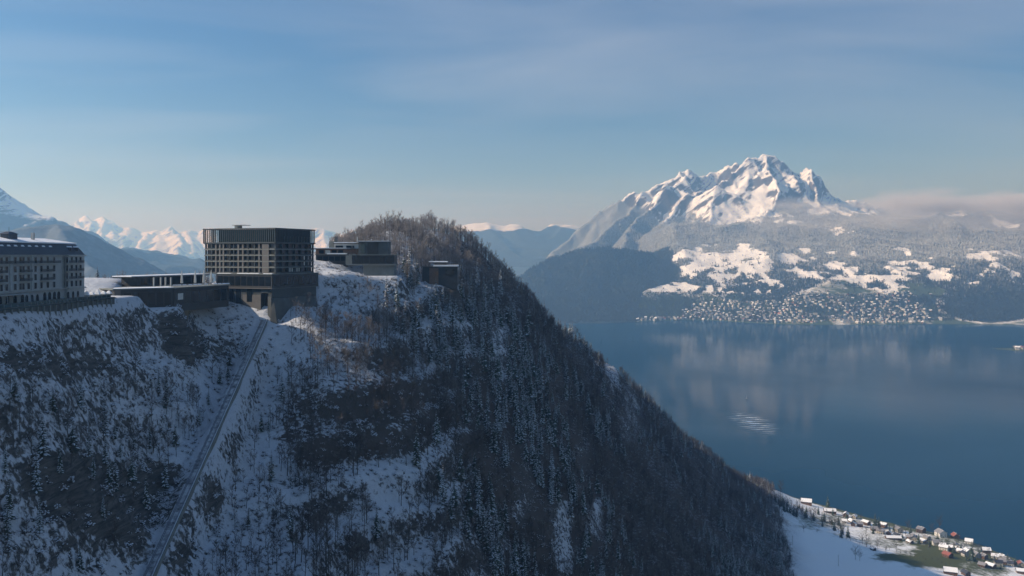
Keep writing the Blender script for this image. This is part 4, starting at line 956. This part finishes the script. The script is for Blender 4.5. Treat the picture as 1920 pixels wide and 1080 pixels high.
# plinth below the tower with the funicular portal
pl = empty('hotel_plinth', (-126.5, 470, 421), math.atan2(-.364, .931))
m = MB(); m.box(-34, 2.4, -6, 37, 12.0, 19.2); m.build('upper_storey', DARK, pl)
m = MB(); m.box(-34.4, 2.8, -6.4, 37.4, 19.2, 19.55); o = m.build('terrace_slab', CONC, pl)
m = MB(); m.box(-20, -6, -6.2, -4.8, 19.55, 19.9); m.box(-3, 2.5, -6.2, -5, 19.55, 19.85); m.box(-33, -24, -6.2, -5, 19.55, 19.8); m.build('snow', SNOW, o)
for k in range(9): m = MB(); m.box(-33 + k * 3.9, -29.6 + k * 3.9, -6.1, -5.9, 13.2, 18.2); m.build('window', GLASS, pl)
for k in range(7): m = MB(); m.box(2.3, 2.5, -4 + k * 5.6, .6 + k * 5.6, 13.2, 18.2); m.build('window', GLASS, pl)
m = MB(); m.box(-34.4, 2.8, -6.4, 37.4, 11.6, 12.0); m.build('ledge', TAN, pl)
m = MB(); m.box(-33, -5.2, -5, 36, -4, 11.6); m.box(-.6, 1.6, -5, 36, -4, 11.6); m.box(-5.2, -.6, -2, 36, -4, 11.6); m.build('lower_wall', CLAD, pl)
m = MB(); m.box(-5.2, -.6, -2.2, -2.02, -4, 9.4); m.build('portal_shade_panel', DARK, pl)  # dark panel standing in for the shade inside the open portal
m = MB(); m.box(-5.2, -.6, -5.05, -2.0, 9.4, 11.6); m.build('portal_lintel', CONC_D, pl)
m = MB(); m.box(-17, -5.25, -5.3, -5.02, 0, 8.4); m.build('tan_panel', TAN, pl)
m = MB(); m.box(-14.2, -11, -5.4, -5.28, 4.6, 11.4); m.build('tall_window', GLASS, pl)
for xx in (-21.5, -26.5, -31): m = MB(); m.box(xx, xx + 3, -5.12, -5.0, 3.5, 11.2); m.build('tall_window', GLASS, pl)
m = MB(); m.prism([(1.6, -7.5), (6.5, -6), (6.5, 34), (1.6, 34)], -12, 6.5, 0, [(1.6, -5), (2.6, -4.8), (2.6, 34), (1.6, 34)]); m.box(-.6, 1.6, -5.6, -5.02, -9, 7.5); m.build('battered_wall', CONC_D, pl)
tag(pl, 'dark terraced plinth with tan stone panel and funicular portal below the hotel tower', 'building')

# ------------------------------------------------------------------ funicular track
ft = empty('funicular_track', TR_A); dv = (TR_C - TR_A); LEN = dv.length; dirn = dv.normalized(); side = dirn.cross(Vector((0, 0, 1))).normalized(); upv = side.cross(dirn).normalized()
def along(name, s0, s1, h0, h1, t0, t1, mtl):
    vs = []
    for t_ in (t0, t1):
        for (s_, h_) in ((s0, h0), (s1, h0), (s1, h1), (s0, h1)): vs.append(dirn * t_ + side * s_ + upv * h_)
    m = MB(); m.add(vs, [(3, 2, 1, 0), (4, 5, 6, 7), (0, 1, 5, 4), (1, 2, 6, 5), (2, 3, 7, 6), (3, 0, 4, 7)]); return m.build(name, mtl, ft)
along('concrete_bed', -1.5, 1.5, -5.0, -.25, -1, LEN, SNOWCONC)
along('kerb', -1.75, -1.5, -4, .2, -1, LEN, CONC); along('kerb', 1.5, 1.75, -4, .2, -1, LEN, SNOWCONC)
for s_ in (-.8, .8): along('rail', s_ - .09, s_ + .09, .0, .2, -1, LEN, STEEL)
along('cable_duct', 1.2, 1.4, -.25, .15, -1, LEN, STEEL)
along('stair_strip', -1.48, -1.2, -.25, .08, -1, LEN, SNOW)
slv = [];
for t_ in (0, .3):
    for (s_, h_) in ((-1.25, -.25), (1.25, -.25), (1.25, -.02), (-1.25, -.02)): slv.append(dirn * t_ + side * s_ + upv * h_)
m = MB(); m.add(slv, [(3, 2, 1, 0), (4, 5, 6, 7), (0, 1, 5, 4), (1, 2, 6, 5), (2, 3, 7, 6), (3, 0, 4, 7)]); slm = m.mesh('sleeper', [SNOWCONC])
for k in range(int(LEN / 1.1)): o = link('sleeper', slm, ft); o.location = dirn * (k * 1.1)
tag(ft, 'straight funicular track on a concrete bed descending the snowy cliff to the valley', 'funicular track')

# ------------------------------------------------------------------ villas on the ridge
def boxpx(name, px0, px1, py0, py1, d, depth, mtl, parent, ox=0):
    x0 = P(px0, 0, d)[0]; x1 = P(px1, 0, d)[0]; z1 = P(0, py0, d)[2]; z0 = P(0, py1, d)[2]
    lx, ly, lz = parent.location
    m = MB(); m.box(x0 - lx, x1 - lx, d - ly, d + depth - ly, z0 - lz, z1 - lz); return m.build(name, mtl, parent)
v1 = empty('cubic_villa', (-88, 556, 436))
boxpx('base_wall', 681, 738, 497.4, 530, 557.5, 14, CONC, v1)
boxpx('ledge', 649, 741, 495, 497.4, 555.4, 16, CONC, v1)
boxpx('lower_storey', 660, 739, 478.6, 495, 556.3, 14, DARK, v1)
boxpx('side_wall', 648, 660, 478.6, 495, 556, 14, CONC, v1)
boxpx('floor_slab', 655, 743, 477, 478.6, 555, 16, CONC, v1)
boxpx('upper_storey', 672, 728, 453.6, 477, 559, 12, CONC_D, v1)
boxpx('window', 689, 709, 454.5, 476.5, 558.6, .3, GLASS, v1)
boxpx('window', 676, 684, 458, 475, 558.7, .2, TEAL, v1)
for k in range(5): boxpx('window', 664 + k * 15, 676 + k * 15, 481, 493, 556.0, .25, GLASS, v1)
boxpx('roof_edge', 671, 729, 452.6, 453.6, 558, 14, DARK, v1); boxpx('roof_snow', 672, 728, 451.6, 452.6, 559.5, 12, SNOW, v1)
boxpx('chimney', 668.6, 670.6, 444, 456, 566, 1, WHITEW, v1)
tag(v1, 'stacked cubic villa of dark glass and grey concrete beside the hotel tower', 'villa')
v2 = empty('terrace_house', (-113, 570, 440))
boxpx('lower_storey', 592, 652, 478, 500, 572, 12, DARK, v2)
boxpx('upper_storey', 592, 671, 467.5, 477, 574, 10, WOOD, v2)
o = boxpx('roof', 588, 673, 465.8, 467.5, 572, 13, DARK, v2); boxpx('roof_snow', 589, 650, 464.6, 465.8, 572.5, 12, SNOW, v2)
o = boxpx('terrace', 590, 652, 476.6, 478, 570.5, 4, CONC_D, v2); boxpx('terrace_snow', 613, 650, 474.5, 476.6, 570.8, 3, SNOW, v2)
for k in range(5): boxpx('window', 595 + k * 11, 604 + k * 11, 481, 489, 571.7, .3, GLASS, v2)
for k in range(4): boxpx('window', 598 + k * 12, 607 + k * 12, 469, 475.5, 573.7, .3, GLASS if k != 1 else CANVAS, v2)
tag(v2, 'low brown terrace house with snow lines on two flat roofs behind the tower', 'house')
v3 = empty('white_pavilion', (-110, 588, 450))
boxpx('wall', 627, 671, 457, 468, 588, 9, WHITEW, v3); boxpx('roof', 625, 672, 455.6, 457, 587, 11, DARK, v3); boxpx('roof_snow', 626, 671.5, 454, 455.6, 587.3, 10, SNOW, v3)
for a, b in ((629, 643), (649, 664)): boxpx('window', a, b, 460.5, 465, 587.7, .3, GLASS, v3)
boxpx('chimney', 627, 632, 444, 455, 592, 2, CONC_D, v3); boxpx('chimney', 617, 627, 452, 466, 591, 5, CONC, v3)
tag(v3, 'small white house with dark windows and snowy flat roof above the terrace house', 'house')
v4 = empty('dark_cube_house', (-49, 596, 430))
boxpx('wall', 792, 857.5, 501.5, 545, 596, 13, DARK, v4)
boxpx('side_panel', 805, 822, 502.5, 540, 595.8, .3, WOOD, v4)
o = boxpx('roof', 790, 858.5, 499.6, 501.5, 595.4, 14, DARK, v4); boxpx('roof_snow', 812, 858, 496.8, 499.6, 595.6, 13, SNOW, v4)
boxpx('roof_hut', 815, 837, 491.5, 497, 601, 5, DARK, v4); boxpx('hut_snow', 804, 839, 489.6, 491.5, 600.5, 6, SNOW, v4); boxpx('window', 836, 852, 505, 515, 595.8, .3, GLASS, v4)
tag(v4, 'dark timber cube house with thick snow on its flat roof among bare trees', 'house')

# a few single trees that the buildings stand among
for px, d, s, k, lab in [(281, 478, .42, 1, 'snow-laden spruce behind the pavilion roof, smallest of three'), (311, 480, .55, 1, 'snow-laden spruce behind the pavilion roof, middle of three'), (327, 482, .5, 3, 'snow-laden spruce behind the pavilion roof, nearest the parasols'), (388, 520, .55, 3, 'frosted spruce tucked against the left wall of the dark tower'),
                         (719, 580, .75, 0, 'dark spruce with snow beside the cubic villa upper storey'), (768, 590, 1.0, 1, 'tall snow-draped spruce between the cubic villa and the dark cube house'), (695, 540, .35, 1, 'short snowy spruce in front of the cubic villa wall'),
                         (785, 535, .95, 0, 'large dark snow-dusted spruce below the dark cube house'), (805, 520, 1.0, 3, 'large white-draped spruce below the dark cube house')]:
    x = P(px, 0, d)[0]; place_tree('spruce_tree', k, x, d, float(NH(np.array([x]), np.array([float(d)]))[0]) - .3, s, px, lab, 'single spruces among the buildings')
for px, d, s, k in [(215, 470, .5, 0), (232, 480, .65, 1), (226, 476, .5, 3), (240, 490, .5, 2), (250, 488, .45, 4), (205, 470, .4, 0), (545, 468, .5, 1), (555, 462, .75, 3), (575, 466, .8, 0), (592, 470, .8, 4), (612, 472, .7, 1), (632, 478, .75, 2), (600, 458, .8, 3), (622, 464, .8, 0), (570, 452, .75, 2)]:
    x = P(px, 0, d)[0]
    lab = 'bare frosted tree behind the pool house by the hotel garden' if px < 300 else 'sunlit frosted bare tree under the battered wall of the plinth'
    place_tree('bare_tree', k, x, d, float(NH(np.array([x]), np.array([float(d)]))[0]) - .3, s, px, lab, lab + 's')

# ------------------------------------------------------------------ lakeside hamlet
def house_parts(e, w, l, h, wall, roof, snow, chim=True, nwin=3, rt=.55):
    m = MB(); m.prism([(-w / 2, -l / 2), (w / 2, -l / 2), (w / 2, l / 2), (-w / 2, l / 2)], -3, h); rz = h + w / 2 * rt
    m.add([(-w / 2, -l / 2, h), (w / 2, -l / 2, h), (0, -l / 2, rz)], [(0, 1, 2)]); m.add([(-w / 2, l / 2, h), (w / 2, l / 2, h), (0, l / 2, rz)], [(2, 1, 0)]); m.build('wall', wall, e)
    ow, ol = w / 2 + .9, l / 2 + .9; th = .35; ez = h - .9 * rt
    def slab(z, mtl, name, parent, k0=1.0, thk=th, sides=(-1, 1)):
        m = MB()
        for s in sides:
            vs = [(0, -ol * k0, rz + z), (s * ow * k0, -ol * k0, ez + z + (1 - k0) * ow * rt), (s * ow * k0, ol * k0, ez + z + (1 - k0) * ow * rt), (0, ol * k0, rz + z)]
            vs += [(x, y, zz + thk) for x, y, zz in vs]
            m.add(vs, [(3, 2, 1, 0), (4, 5, 6, 7), (0, 1, 5, 4), (1, 2, 6, 5), (2, 3, 7, 6), (3, 0, 4, 7)])
        return m.build(name, mtl, parent)
    rf = slab(.02, roof, 'roof', e)
    if snow == 2: slab(.38, SNOW, 'roof_snow', rf, .96, .3)
    elif snow == 1: slab(.38, SNOW, 'roof_snow', rf, .95, .25, (1,))
    if chim: m = MB(); m.box(w * .15, w * .15 + .8, -.4, .4, h, rz + 1.2); m.build('chimney', CONC, rf)
    for sgn in (-1, 1):
        for fl in range(2):
            for k in range(nwin):
                y = -l / 2 + l * (k + .75) / (nwin + .5); z = .9 + fl * 2.7
                if z + 1.3 > h: continue
                m = MB(); x = sgn * w / 2; m.box(min(x, x + sgn * .06), max(x, x + sgn * .06), y - .5, y + .5, z, z + 1.3); m.build('window', GLASS, e)
        for fl in range(2):
            for x in (-w * .24, w * .24):
                y = sgn * l / 2; z = .9 + fl * 2.7; m = MB(); m.box(x - .55, x + .55, min(y, y + sgn * .06), max(y, y + sgn * .06), z, z + 1.3); m.build('window', GLASS, e)
    m = MB(); m.box(-.5, .5, -l / 2 - .08, -l / 2 - .0, 0, 2.1); m.build('door', WOOD, e)
HL = [  # px, py, width, length, height, wall, roof, snow, heading, label
    (1512, 946, 13, 22, 7, WOOD, SLATE, 2, 1.2, 'big dark chalet with two snowy roof slopes farthest along the shore'),
    (1556, 962, 11, 24, 5, WOOD, SLATE, 2, 1.15, 'long low snow-roofed house at the upper end of the hamlet'),
    (1586, 969, 9, 12, 6, WOOD, GROOF, 2, .4, 'snow-roofed brown house beside the long low house'),
    (1602, 972, 8, 10, 5, CREAM, GROOF, 2, .2, 'small cream house with snowy roof near the shore path'),
    (1597, 980, 8, 12, 4, WOOD, GROOF, 2, 1.1, 'low snow-roofed shed below the small cream house'),
    (1624, 984, 10, 14, 6, WOOD, SLATE, 2, 1.0, 'brown chalet under white roof beside dark conifers'),
    (1657, 989, 9, 12, 6.5, REDT, GROOF, 2, .5, 'small brown house with snowy roof beside the tall dark conifer by the lake'),
    (1684, 998, 12, 14, 8, CREAM, GROOF, 0, .7, 'tall grey-roofed gabled house behind the long snowy barn'),
    (1675, 1011, 10, 28, 3.5, WOOD, SLATE, 2, 1.25, 'long low barn with thick cream-lit snow on its roof'),
    (1712, 1012, 11, 13, 5, CREAM, GROOF, 0, .6, 'grey slate-roofed house beside the long snowy barn'),
    (1706, 1018, 7, 11, 3, WOOD, SLATE, 2, 1.2, 'small snow-roofed shed below the grey slate-roofed house'),
    (1727, 999, 12, 13, 8, REDT, GROOF, 1, .3, 'tall brown house with half-melted snowy roof'),
    (1738, 1012, 9, 11, 5.5, CREAM, GROOF, 1, .8, 'grey house with patchy snow roof before the tall brown house'),
    (1764, 1006, 15, 17, 8.5, WHITEW, GROOF, 1, .65, 'largest steep-roofed pale house in the middle of the hamlet'),
    (1791, 1009, 10, 12, 6, WOOD, REDT, 1, .5, 'house with pinkish tiled roof at the water edge'),
    (1817, 1019, 11, 13, 5, WHITEW, GROOF, 2, 1.0, 'white house with bright snowy roof standing alone near the water'),
    (1770, 1031, 11, 15, 6, WHITEW, SLATE, 2, 1.35, 'white-roofed barn on the green meadow'),
    (1777, 1045, 11, 14, 6, REDT, REDT, 0, .9, 'barn with red tiled roof on the green meadow'),
    (1792, 1028, 10, 12, 6, WHITEW, GROOF, 0, .5, 'grey-roofed white house between the meadow barns and the shore'),
    (1804, 1037, 9, 18, 3.5, CREAM, GROOF, 2, 1.2, 'low long annex with snowy roof beside the grey-roofed white house'),
    (1849, 1037, 10, 14, 6, WOOD, SLATE, 2, 1.1, 'brown shoreline house with white roof beyond the dark conifer'),
    (1866, 1047, 9, 12, 5, WHITEW, GROOF, 2, .8, 'small white lakeside house with snowy roof'),
    (1879, 1046, 7, 9, 4, CREAM, GROOF, 2, .2, 'tiny boathouse at the water with snow on its roof'),
    (1888, 1056, 11, 15, 6, WHITEW, GROOF, 1, .7, 'grey-roofed lakeside house with snow on one roof slope'),
    (1857, 1064, 10, 15, 5, WOOD, GROOF, 2, 1.0, 'low brown barn with white roof in the lower meadow'),
    (1842, 1063, 9, 11, 5, WOOD, GROOF, 0, .7, 'small grey-roofed barn in the lower meadow'),
    (1782, 1077, 13, 20, 6, WOOD, SLATE, 2, 1.2, 'broad farmhouse with thick cream-lit snow roof at the lower meadow edge'),
    (1811, 1079, 9, 11, 5, WOOD, SLATE, 0, .2, 'dark gabled barn beside the broad farmhouse'),
    (1914, 1063, 9, 12, 7, CREAM, REDT, 1, .6, 'cream house with red roof at the end of the shore'),
    (1913, 1075, 10, 12, 5, WOOD, GROOF, 2, 1.0, 'snow-roofed house below the cream house with red roof'),
    (1637, 1032, 6, 8, 3, DARK, SLATE, 2, .3, 'tiny dark hay hut on the hedge line between two snowy meadows')]
hr = random.Random(12)
for k in range(20):
    t_ = (k + hr.random()) / 20; HL.append((1575 + t_ * 335, 972 + t_ * 90 + hr.uniform(0, 9), hr.uniform(7, 10), hr.uniform(8, 13), hr.uniform(4, 6.5), hr.choice((WOOD, CREAM, WHITEW, WOOD)), hr.choice((GROOF, SLATE, GROOF)), hr.choice((0, 1, 2, 1)), hr.uniform(0, 1.5), 'small muted house squeezed between the lakeside homes and garden trees'))
for (px, py, w, l, h, wa, ro, sn, hd, lab) in HL:
    c_ = cast_near(px, py)
    if c_ is None: print('no ground', px, py); continue
    e = empty('house' if 'barn' not in lab and 'shed' not in lab and 'hut' not in lab else 'barn', (c_[0], c_[1], max(c_[2], .6)), hd)
    e.rotation_euler = (0, 0, hd + random.choice((-.9, -.5, 0, .25))); w, l, h = w * .85, l * .8, h * .85; wa = WOOD if wa == REDT else wa; house_parts(e, w, l, h, wa, ro, sn, rt=random.uniform(.5, .8)); tag(e, lab, 'house' if 'barn' not in lab and 'shed' not in lab and 'hut' not in lab else 'barn', 'houses of the lakeside hamlet')
HT = [('bare_tree', 1464, 928, 1.3, 'large bare tree at the foot of the wooded ridge by the shore'), ('spruce_tree', 1552, 952, .9, 'dark conifer behind the long low house'), ('spruce_tree', 1641, 990, 1.0, 'dark conifer between the brown chalet and small brown house'), ('spruce_tree', 1648, 991, .8, 'smaller conifer between the brown chalet and small brown house'),
      ('spruce_tree', 1590, 1008, .75, 'dark conifer on the hedge line, taller of a pair'), ('spruce_tree', 1577, 1008, .6, 'dark conifer on the hedge line, shorter of a pair'), ('spruce_tree', 1822, 1052, 1.15, 'broad dark conifer on the lower green meadow'),
      ('bare_tree', 1762, 998, 1.2, 'tall columnar bare tree behind the largest pale house'), ('bare_tree', 1704, 998, 1.0, 'reddish bare tree at the water edge'), ('bare_tree', 1604, 1050, .95, 'spreading bare tree on the shaded snow near the hay hut'),
      ('bare_tree', 1612, 1052, .8, 'lower bare tree beside the spreading bare tree on shaded snow'), ('bare_tree', 1625, 1026, .95, 'sunlit round bare tree above the hay hut'), ('bare_tree', 1617, 1020, .8, 'sunlit bare tree on the hedge line by the conifers'), ('bare_tree', 1646, 1030, .8, 'bare fruit tree right beside the hay hut'),
      ('bare_tree', 1680, 1034, .7, 'bare fruit tree at the edge of the green meadow'), ('bare_tree', 1661, 1036, .5, 'small bare fruit tree on the hedge line below the thin-snow field'), ('bare_tree', 1468, 1036, 1.1, 'dark bare tree against the forest edge on the shaded snow'), ('bare_tree', 1462, 1028, 1.0, 'second dark bare tree at the forest edge'),
      ('bare_tree', 1507, 998, .6, 'lone dark bare tree in the upper shaded snow'), ('bare_tree', 1462, 980, .6, 'bush-like bare tree at the top of the shaded snow'), ('bare_tree', 1532, 1001, .4, 'thin bare sapling on the shaded snow'), ('bare_tree', 1797, 1022, .9, 'bare tree among the middle houses'), ('bare_tree', 1748, 1000, .8, 'bare tree beside the tall brown house'), ('bare_tree', 1835, 1040, .8, 'bare tree by the brown shoreline house')]
for kind, px, py, s, lab in HT:
    c_ = cast_near(px, py)
    if c_: place_tree(kind, 4 if kind == 'spruce_tree' else 5, c_[0], c_[1], max(c_[2], .4) - .2, s * 1.25, px, lab, None)
hedge = 0
for k in range(96):
    t_ = random.random() ** 1.25; px = 1455 + t_ * 130 + random.uniform(-5, 5); py = 946 + t_ * 54 + random.uniform(-9, 8)
    c_ = cast_near(px, py)
    if c_: place_tree('spruce_tree' if k % 4 == 0 else 'bare_tree', 4 if k % 4 == 0 else 5, c_[0], c_[1], max(c_[2], .4) - .3, random.uniform(.45, .95), k, ('small dark conifer' if k % 4 == 0 else 'small bare tree') + ' in the copse between shaded snow and thin-snow field', ('small dark conifers' if k % 4 == 0 else 'small bare trees') + ' of the meadow copse')
for k in range(22):
    t_ = k / 21; px = 1585 + t_ * 200 + random.uniform(-3, 3); py = 1012 + t_ * 50 + random.uniform(-2, 2)
    c_ = cast_near(px, py)
    if c_: place_tree('bare_tree', 5, c_[0], c_[1], c_[2] - .2, random.uniform(.18, .38), k, 'low bare shrub on the hedge line above the lit snow field', 'shrubs of the meadow hedge line')
for k in range(90):
    t_ = k / 89; px = 1470 + t_ * 445 + random.uniform(-5, 5); py = 938 + t_ * 118 + random.uniform(-3, 22)
    c_ = cast_near(px, py)
    if c_ and c_[2] > .3: place_tree('bare_tree' if k % 3 else 'spruce_tree', 5 if k % 3 else 4, c_[0], c_[1], c_[2] - .2, random.uniform(.45, .9), k, ('bare garden tree' if k % 3 else 'dark garden conifer') + ' among the lakeside houses', ('bare garden trees' if k % 3 else 'garden conifers') + ' of the hamlet')
for px, py, h, lab in ((1486, 1022, 13, 'slender wooden pole on the upper shaded snow field'), (1572, 1062, 14, 'slender wooden pole on the lower shaded snow field')):
    c_ = cast_near(px, py); m = MB(); m.tube((0, 0, -1), (0, 0, h), .2, .13, 6, 0, True); m.box(-1, 1, -.08, .08, h - 1, h - .8)
    o = m.build('utility_pole', BARK); o.location = c_; tag(o, lab, 'pole')

# ------------------------------------------------------------------ village on the far shore
def tiny_house(w, l, h, wall, roof, flat=False):
    m = MB(); m.box(-w / 2, w / 2, -l / 2, l / 2, -6, h, 0)
    if flat: m.box(-w / 2 - .3, w / 2 + .3, -l / 2 - .3, l / 2 + .3, h, h + .9, 1)
    else:
        rz = h + w * .32; ow = w / 2 + .8; ol = l / 2 + .8
        m.add([(-ow, -ol, h - .3), (ow, -ol, h - .3), (0, -ol, rz), (-ow, ol, h - .3), (ow, ol, h - .3), (0, ol, rz)], [(0, 1, 2), (5, 4, 3), (1, 4, 5, 2), (3, 0, 2, 5), (0, 3, 4, 1)], 1)
    for s in (-1, 1):
        for k in range(3): m.box(-w / 2 + w * (k + .5) / 3 - .8, -w / 2 + w * (k + .5) / 3 + .8, s * l / 2 - .1, s * l / 2 + .1, 1.2, 3.2, 2)
    return m.mesh('village_house', [wall, roof, GLASS])
VH = [(tiny_house(14, 17, 8, WHITEW, SNOW), 'white house with snowy roof'), (tiny_house(13, 16, 8, CREAM, GROOF), 'cream house with grey roof'), (tiny_house(13, 15, 8, WHITEW, REDT), 'white house with red roof'), (tiny_house(22, 15, 13, WHITEW, SNOW, True), 'white flat-roofed apartment block'), (tiny_house(13, 15, 7, WOOD, SNOW), 'brown chalet with snowy roof'), (tiny_house(26, 16, 15, PLASTER2, GROOF, True), 'grey flat-roofed apartment block')]
cand = []
r = random.Random(5)
for i in range(6500):
    px = r.uniform(1195, 1772); top = 596 if px < 1280 else (582 - (px - 1280) * .12 if px < 1430 else (556 if 1480 < px < 1560 else 564)) if px < 1640 else (556 if px < 1710 else 572)
    py = r.uniform(top - (14 * r.random() ** 3 if px > 1300 else 0), 606)
    if px > 1565 and px < 1660 and py < 570 and r.random() < .7: continue
    if 1395 < px < 1470 and py < 566: continue
    c_ = cast_far(px, py)
    if c_ is None or c_[2] < 2.0 or c_[2] > 190: continue
    if r.random() > .25 + 1.6 * float(vnoise(np.array([c_[0] / 140]), np.array([c_[1] / 140]), 400)[0]) - .35 or (px > 1735 and r.random() < (px - 1735) / 40): continue
    if any(abs(c_[0] - q[0]) < 24 and abs(c_[1] - q[1]) < 26 for q in cand): continue
    cand.append((c_[0], c_[1], c_[2], r.uniform(0, 3.14), r.choices(range(6), (4, 6, 2, 1.5, 3, 2))[0]))
    if len(cand) >= 900: break
cand.sort(key=lambda q: q[1])
for i, (x, y, z, a, k) in enumerate(cand[:296]):
    o = link('village_house', VH[k][0]); o.location = (x, y, z); o.rotation_euler = (0, 0, a); o.scale = [r.uniform(.65, 1.25)] * 3
    lab = VH[k][1] + (' close to the water of the far village' if z < 14 else ' on the rising streets of the far village')
    tag(o, lab, 'house', lab)
rs = cand[296:]

if rs: scatter('village_rooftops', np.array([q[:3] for q in rs]), np.array([q[3] for q in rs]), np.ones(len(rs)), np.array([q[4] for q in rs]), [v[0] for v in VH])
print('village', len(cand))
c_ = cast_far(1462, 592)
ch = empty('village_church', c_, .3)
m = MB(); m.box(-9, 9, -16, 16, -6, 13); m.build('nave', WHITEW, ch)
m = MB(); m.add([(-10, -17, 12.8), (10, -17, 12.8), (0, -17, 22), (-10, 17, 12.8), (10, 17, 12.8), (0, 17, 22)], [(0, 1, 2), (5, 4, 3), (1, 4, 5, 2), (3, 0, 2, 5), (0, 3, 4, 1)]); m.build('roof', REDT, ch)
m = MB(); m.box(-4.5, 4.5, -25, -16.05, -6, 30); tw_ = m.build('tower', WHITEW, ch); m = MB(); m.prism([(-5, -25.5), (5, -25.5), (5, -15.6), (-5, -15.6)], 30, 50, 0, [(-.3, -20.8), (.3, -20.8), (.3, -20.2), (-.3, -20.2)]); m.build('spire', SLATE, tw_)
tag(ch, 'white church with pointed dark spire in the far village', 'church')
# garden trees of the village
gx, gy = sample(26000, 850, 3100, 5900, 6800); gz_ = FH(gx, gy); gp, gq = proj(gx, gy, gz_)
ok = (gz_ > 3) & (gz_ < 170) & (gp > 1190) & (gp < 1790); gx, gy, gz_ = gx[ok], gy[ok], gz_[ok]
scatter('village_trees', np.stack([gx, gy, gz_], 1), rng.uniform(0, 6.28, len(gx)), rng.uniform(.3, .62, len(gx)), rng.integers(0, 2, len(gx)), FT)
# scattered farmhouses on the snowy slopes
for k, (px, py) in enumerate([(1300, 520), (1340, 512), (1362, 498), (1410, 497), (1390, 520), (1450, 505), (1330, 478), (1275, 552), (1500, 522), (1530, 508), (1690, 508), (1655, 528), (1745, 553), (1720, 520), (1840, 492), (1425, 478)]):
    c_ = cast_far(px, py)
    if c_: o = link('farmhouse', VH[4][0]); o.location = c_; o.rotation_euler = (0, 0, k * .7); tag(o, 'brown farmhouse alone on the sunlit snowy slope above the far village', 'house', 'farmhouses on the far snowy slopes')
# lakeside road gallery and shore wall
def strip(name, pa, pb, h, wd, mtl, label, cat):
    a = Vector(pa); b = Vector(pb); d = (b - a); l = d.length; e = empty(name, a, math.atan2(d.y, d.x))
    m = MB(); m.box(0, l, -wd / 2, wd / 2, h * .72, h); m.build('roof', mtl, e); m = MB(); m.box(0, l, wd / 2 - 1, wd / 2, -6, h * .72); m.build('back_wall', CONC, e)
    n = int(l / 22)
    cm = MB(); cm.box(-.7, .7, -wd / 2, -wd / 2 + 1.2, -8, h * .72); cmm = cm.mesh('pillar', [CONC])
    for k in range(n): o = link('pillar', cmm, e); o.location = (l * (k + .5) / n, 0, 0)
    tag(e, label, cat)
strip('road_gallery', (P(1182, 590.5, 6680)[0], 6680, 6), (P(1268, 590, 6570)[0], 6570, 6), 14, 14, TSNOW, 'pale road gallery along the shore beneath the wooded headland', 'gallery')
strip('shore_gallery', (P(1800, 602, 6080)[0], 6080, 2), (P(1990, 601.6, 6100)[0], 6100, 2), 8, 12, WHITEW, 'pale lakeside gallery at the foot of the dark wooded slope', 'gallery')
bh = empty('boathouse', (P(1802, 604, 6000)[0], 6000, 0.5)); house_parts(bh, 16, 22, 9, WHITEW, SLATE, 2); tag(bh, 'white boathouse standing at the water beside the lakeside gallery', 'boathouse')

# ------------------------------------------------------------------ wooded point with houses at the edge of the lake, and a sailing boat
ax = np.arange(2280, 3300, 10.0); ay = np.arange(4020, 4460, 10.0); X, Y = np.meshgrid(ax, ay)
u = (X - 2640) / 300; v_ = (Y - 4243) / 90
Z = 9 * (1 - np.sqrt(u * u + v_ * v_) + .35 * fbm(X / 60, Y / 60, 4, 301)); Z = np.clip(Z, -8, 7)
tag(grid_mesh('wooded_point', X, Y, Z, {'forest': np.full_like(X, .1), 'snow': np.full_like(X, .3), 'rime': np.zeros_like(X), 'grass': np.full_like(X, .8)}, FAR), kind='structure')
PH = hz(ax, ay, Z)
r = random.Random(3); n_ = 0
for k in range(400):
    x = r.uniform(2370, 2530); y = r.uniform(4170, 4300); z = float(PH(np.array([x]), np.array([y]))[0])
    if z < 1.5: continue
    n_ += 1
    if n_ % 4 == 0 and n_ < 56:
        o = link('village_house', VH[(n_ // 4) % 3][0]); o.location = (x, y, z); o.rotation_euler = (0, 0, r.uniform(0, 3)); lab = VH[(n_ // 4) % 3][1] + ' on the low wooded point in the lake'; tag(o, lab, 'house', lab)
    elif n_ < 56:
        o = link('garden_tree', FT[n_ % 2]); o.location = (x, y, z - .5); o.scale = [r.uniform(.35, .6)] * 3; tag(o, 'dark tree among houses on the low point in the lake', 'tree', 'trees on the low point in the lake')
bx_, by_, _ = P(1400, 748, 2770); bt = empty('sailing_boat', (bx_, by_, 0), .6)
m = MB(); m.add([(-4, 0, .9), (-3.4, 1.1, .9), (0, 1.4, .9), (4.4, 0, 1.2), (0, -1.4, .9), (-3.4, -1.1, .9), (-3.4, 0, -.3), (0, 0, -.5), (3.4, 0, -.2)], [(0, 1, 2, 3, 4, 5), (0, 6, 1), (1, 6, 7, 2), (2, 7, 8, 3), (3, 8, 7, 4), (4, 7, 6, 5), (5, 6, 0)]); m.build('hull', WHITEW, bt)
m = MB(); m.tube((.4, 0, .8), (.4, 0, 11), .09, .06, 6); m.build('mast', STEEL, bt)
m = MB(); m.add([(.3, 0.02, 1.8), (-3.4, .35, 1.9), (.3, 0.02, 10.6), (.3, -.03, 1.8), (-3.4, .3, 1.9), (.3, -.03, 10.6)], [(0, 1, 2), (5, 4, 3), (0, 3, 4, 1), (1, 4, 5, 2)]); m.build('sail', CANVAS, bt)
tag(bt, 'small white sailing boat alone on the open lake', 'boat')
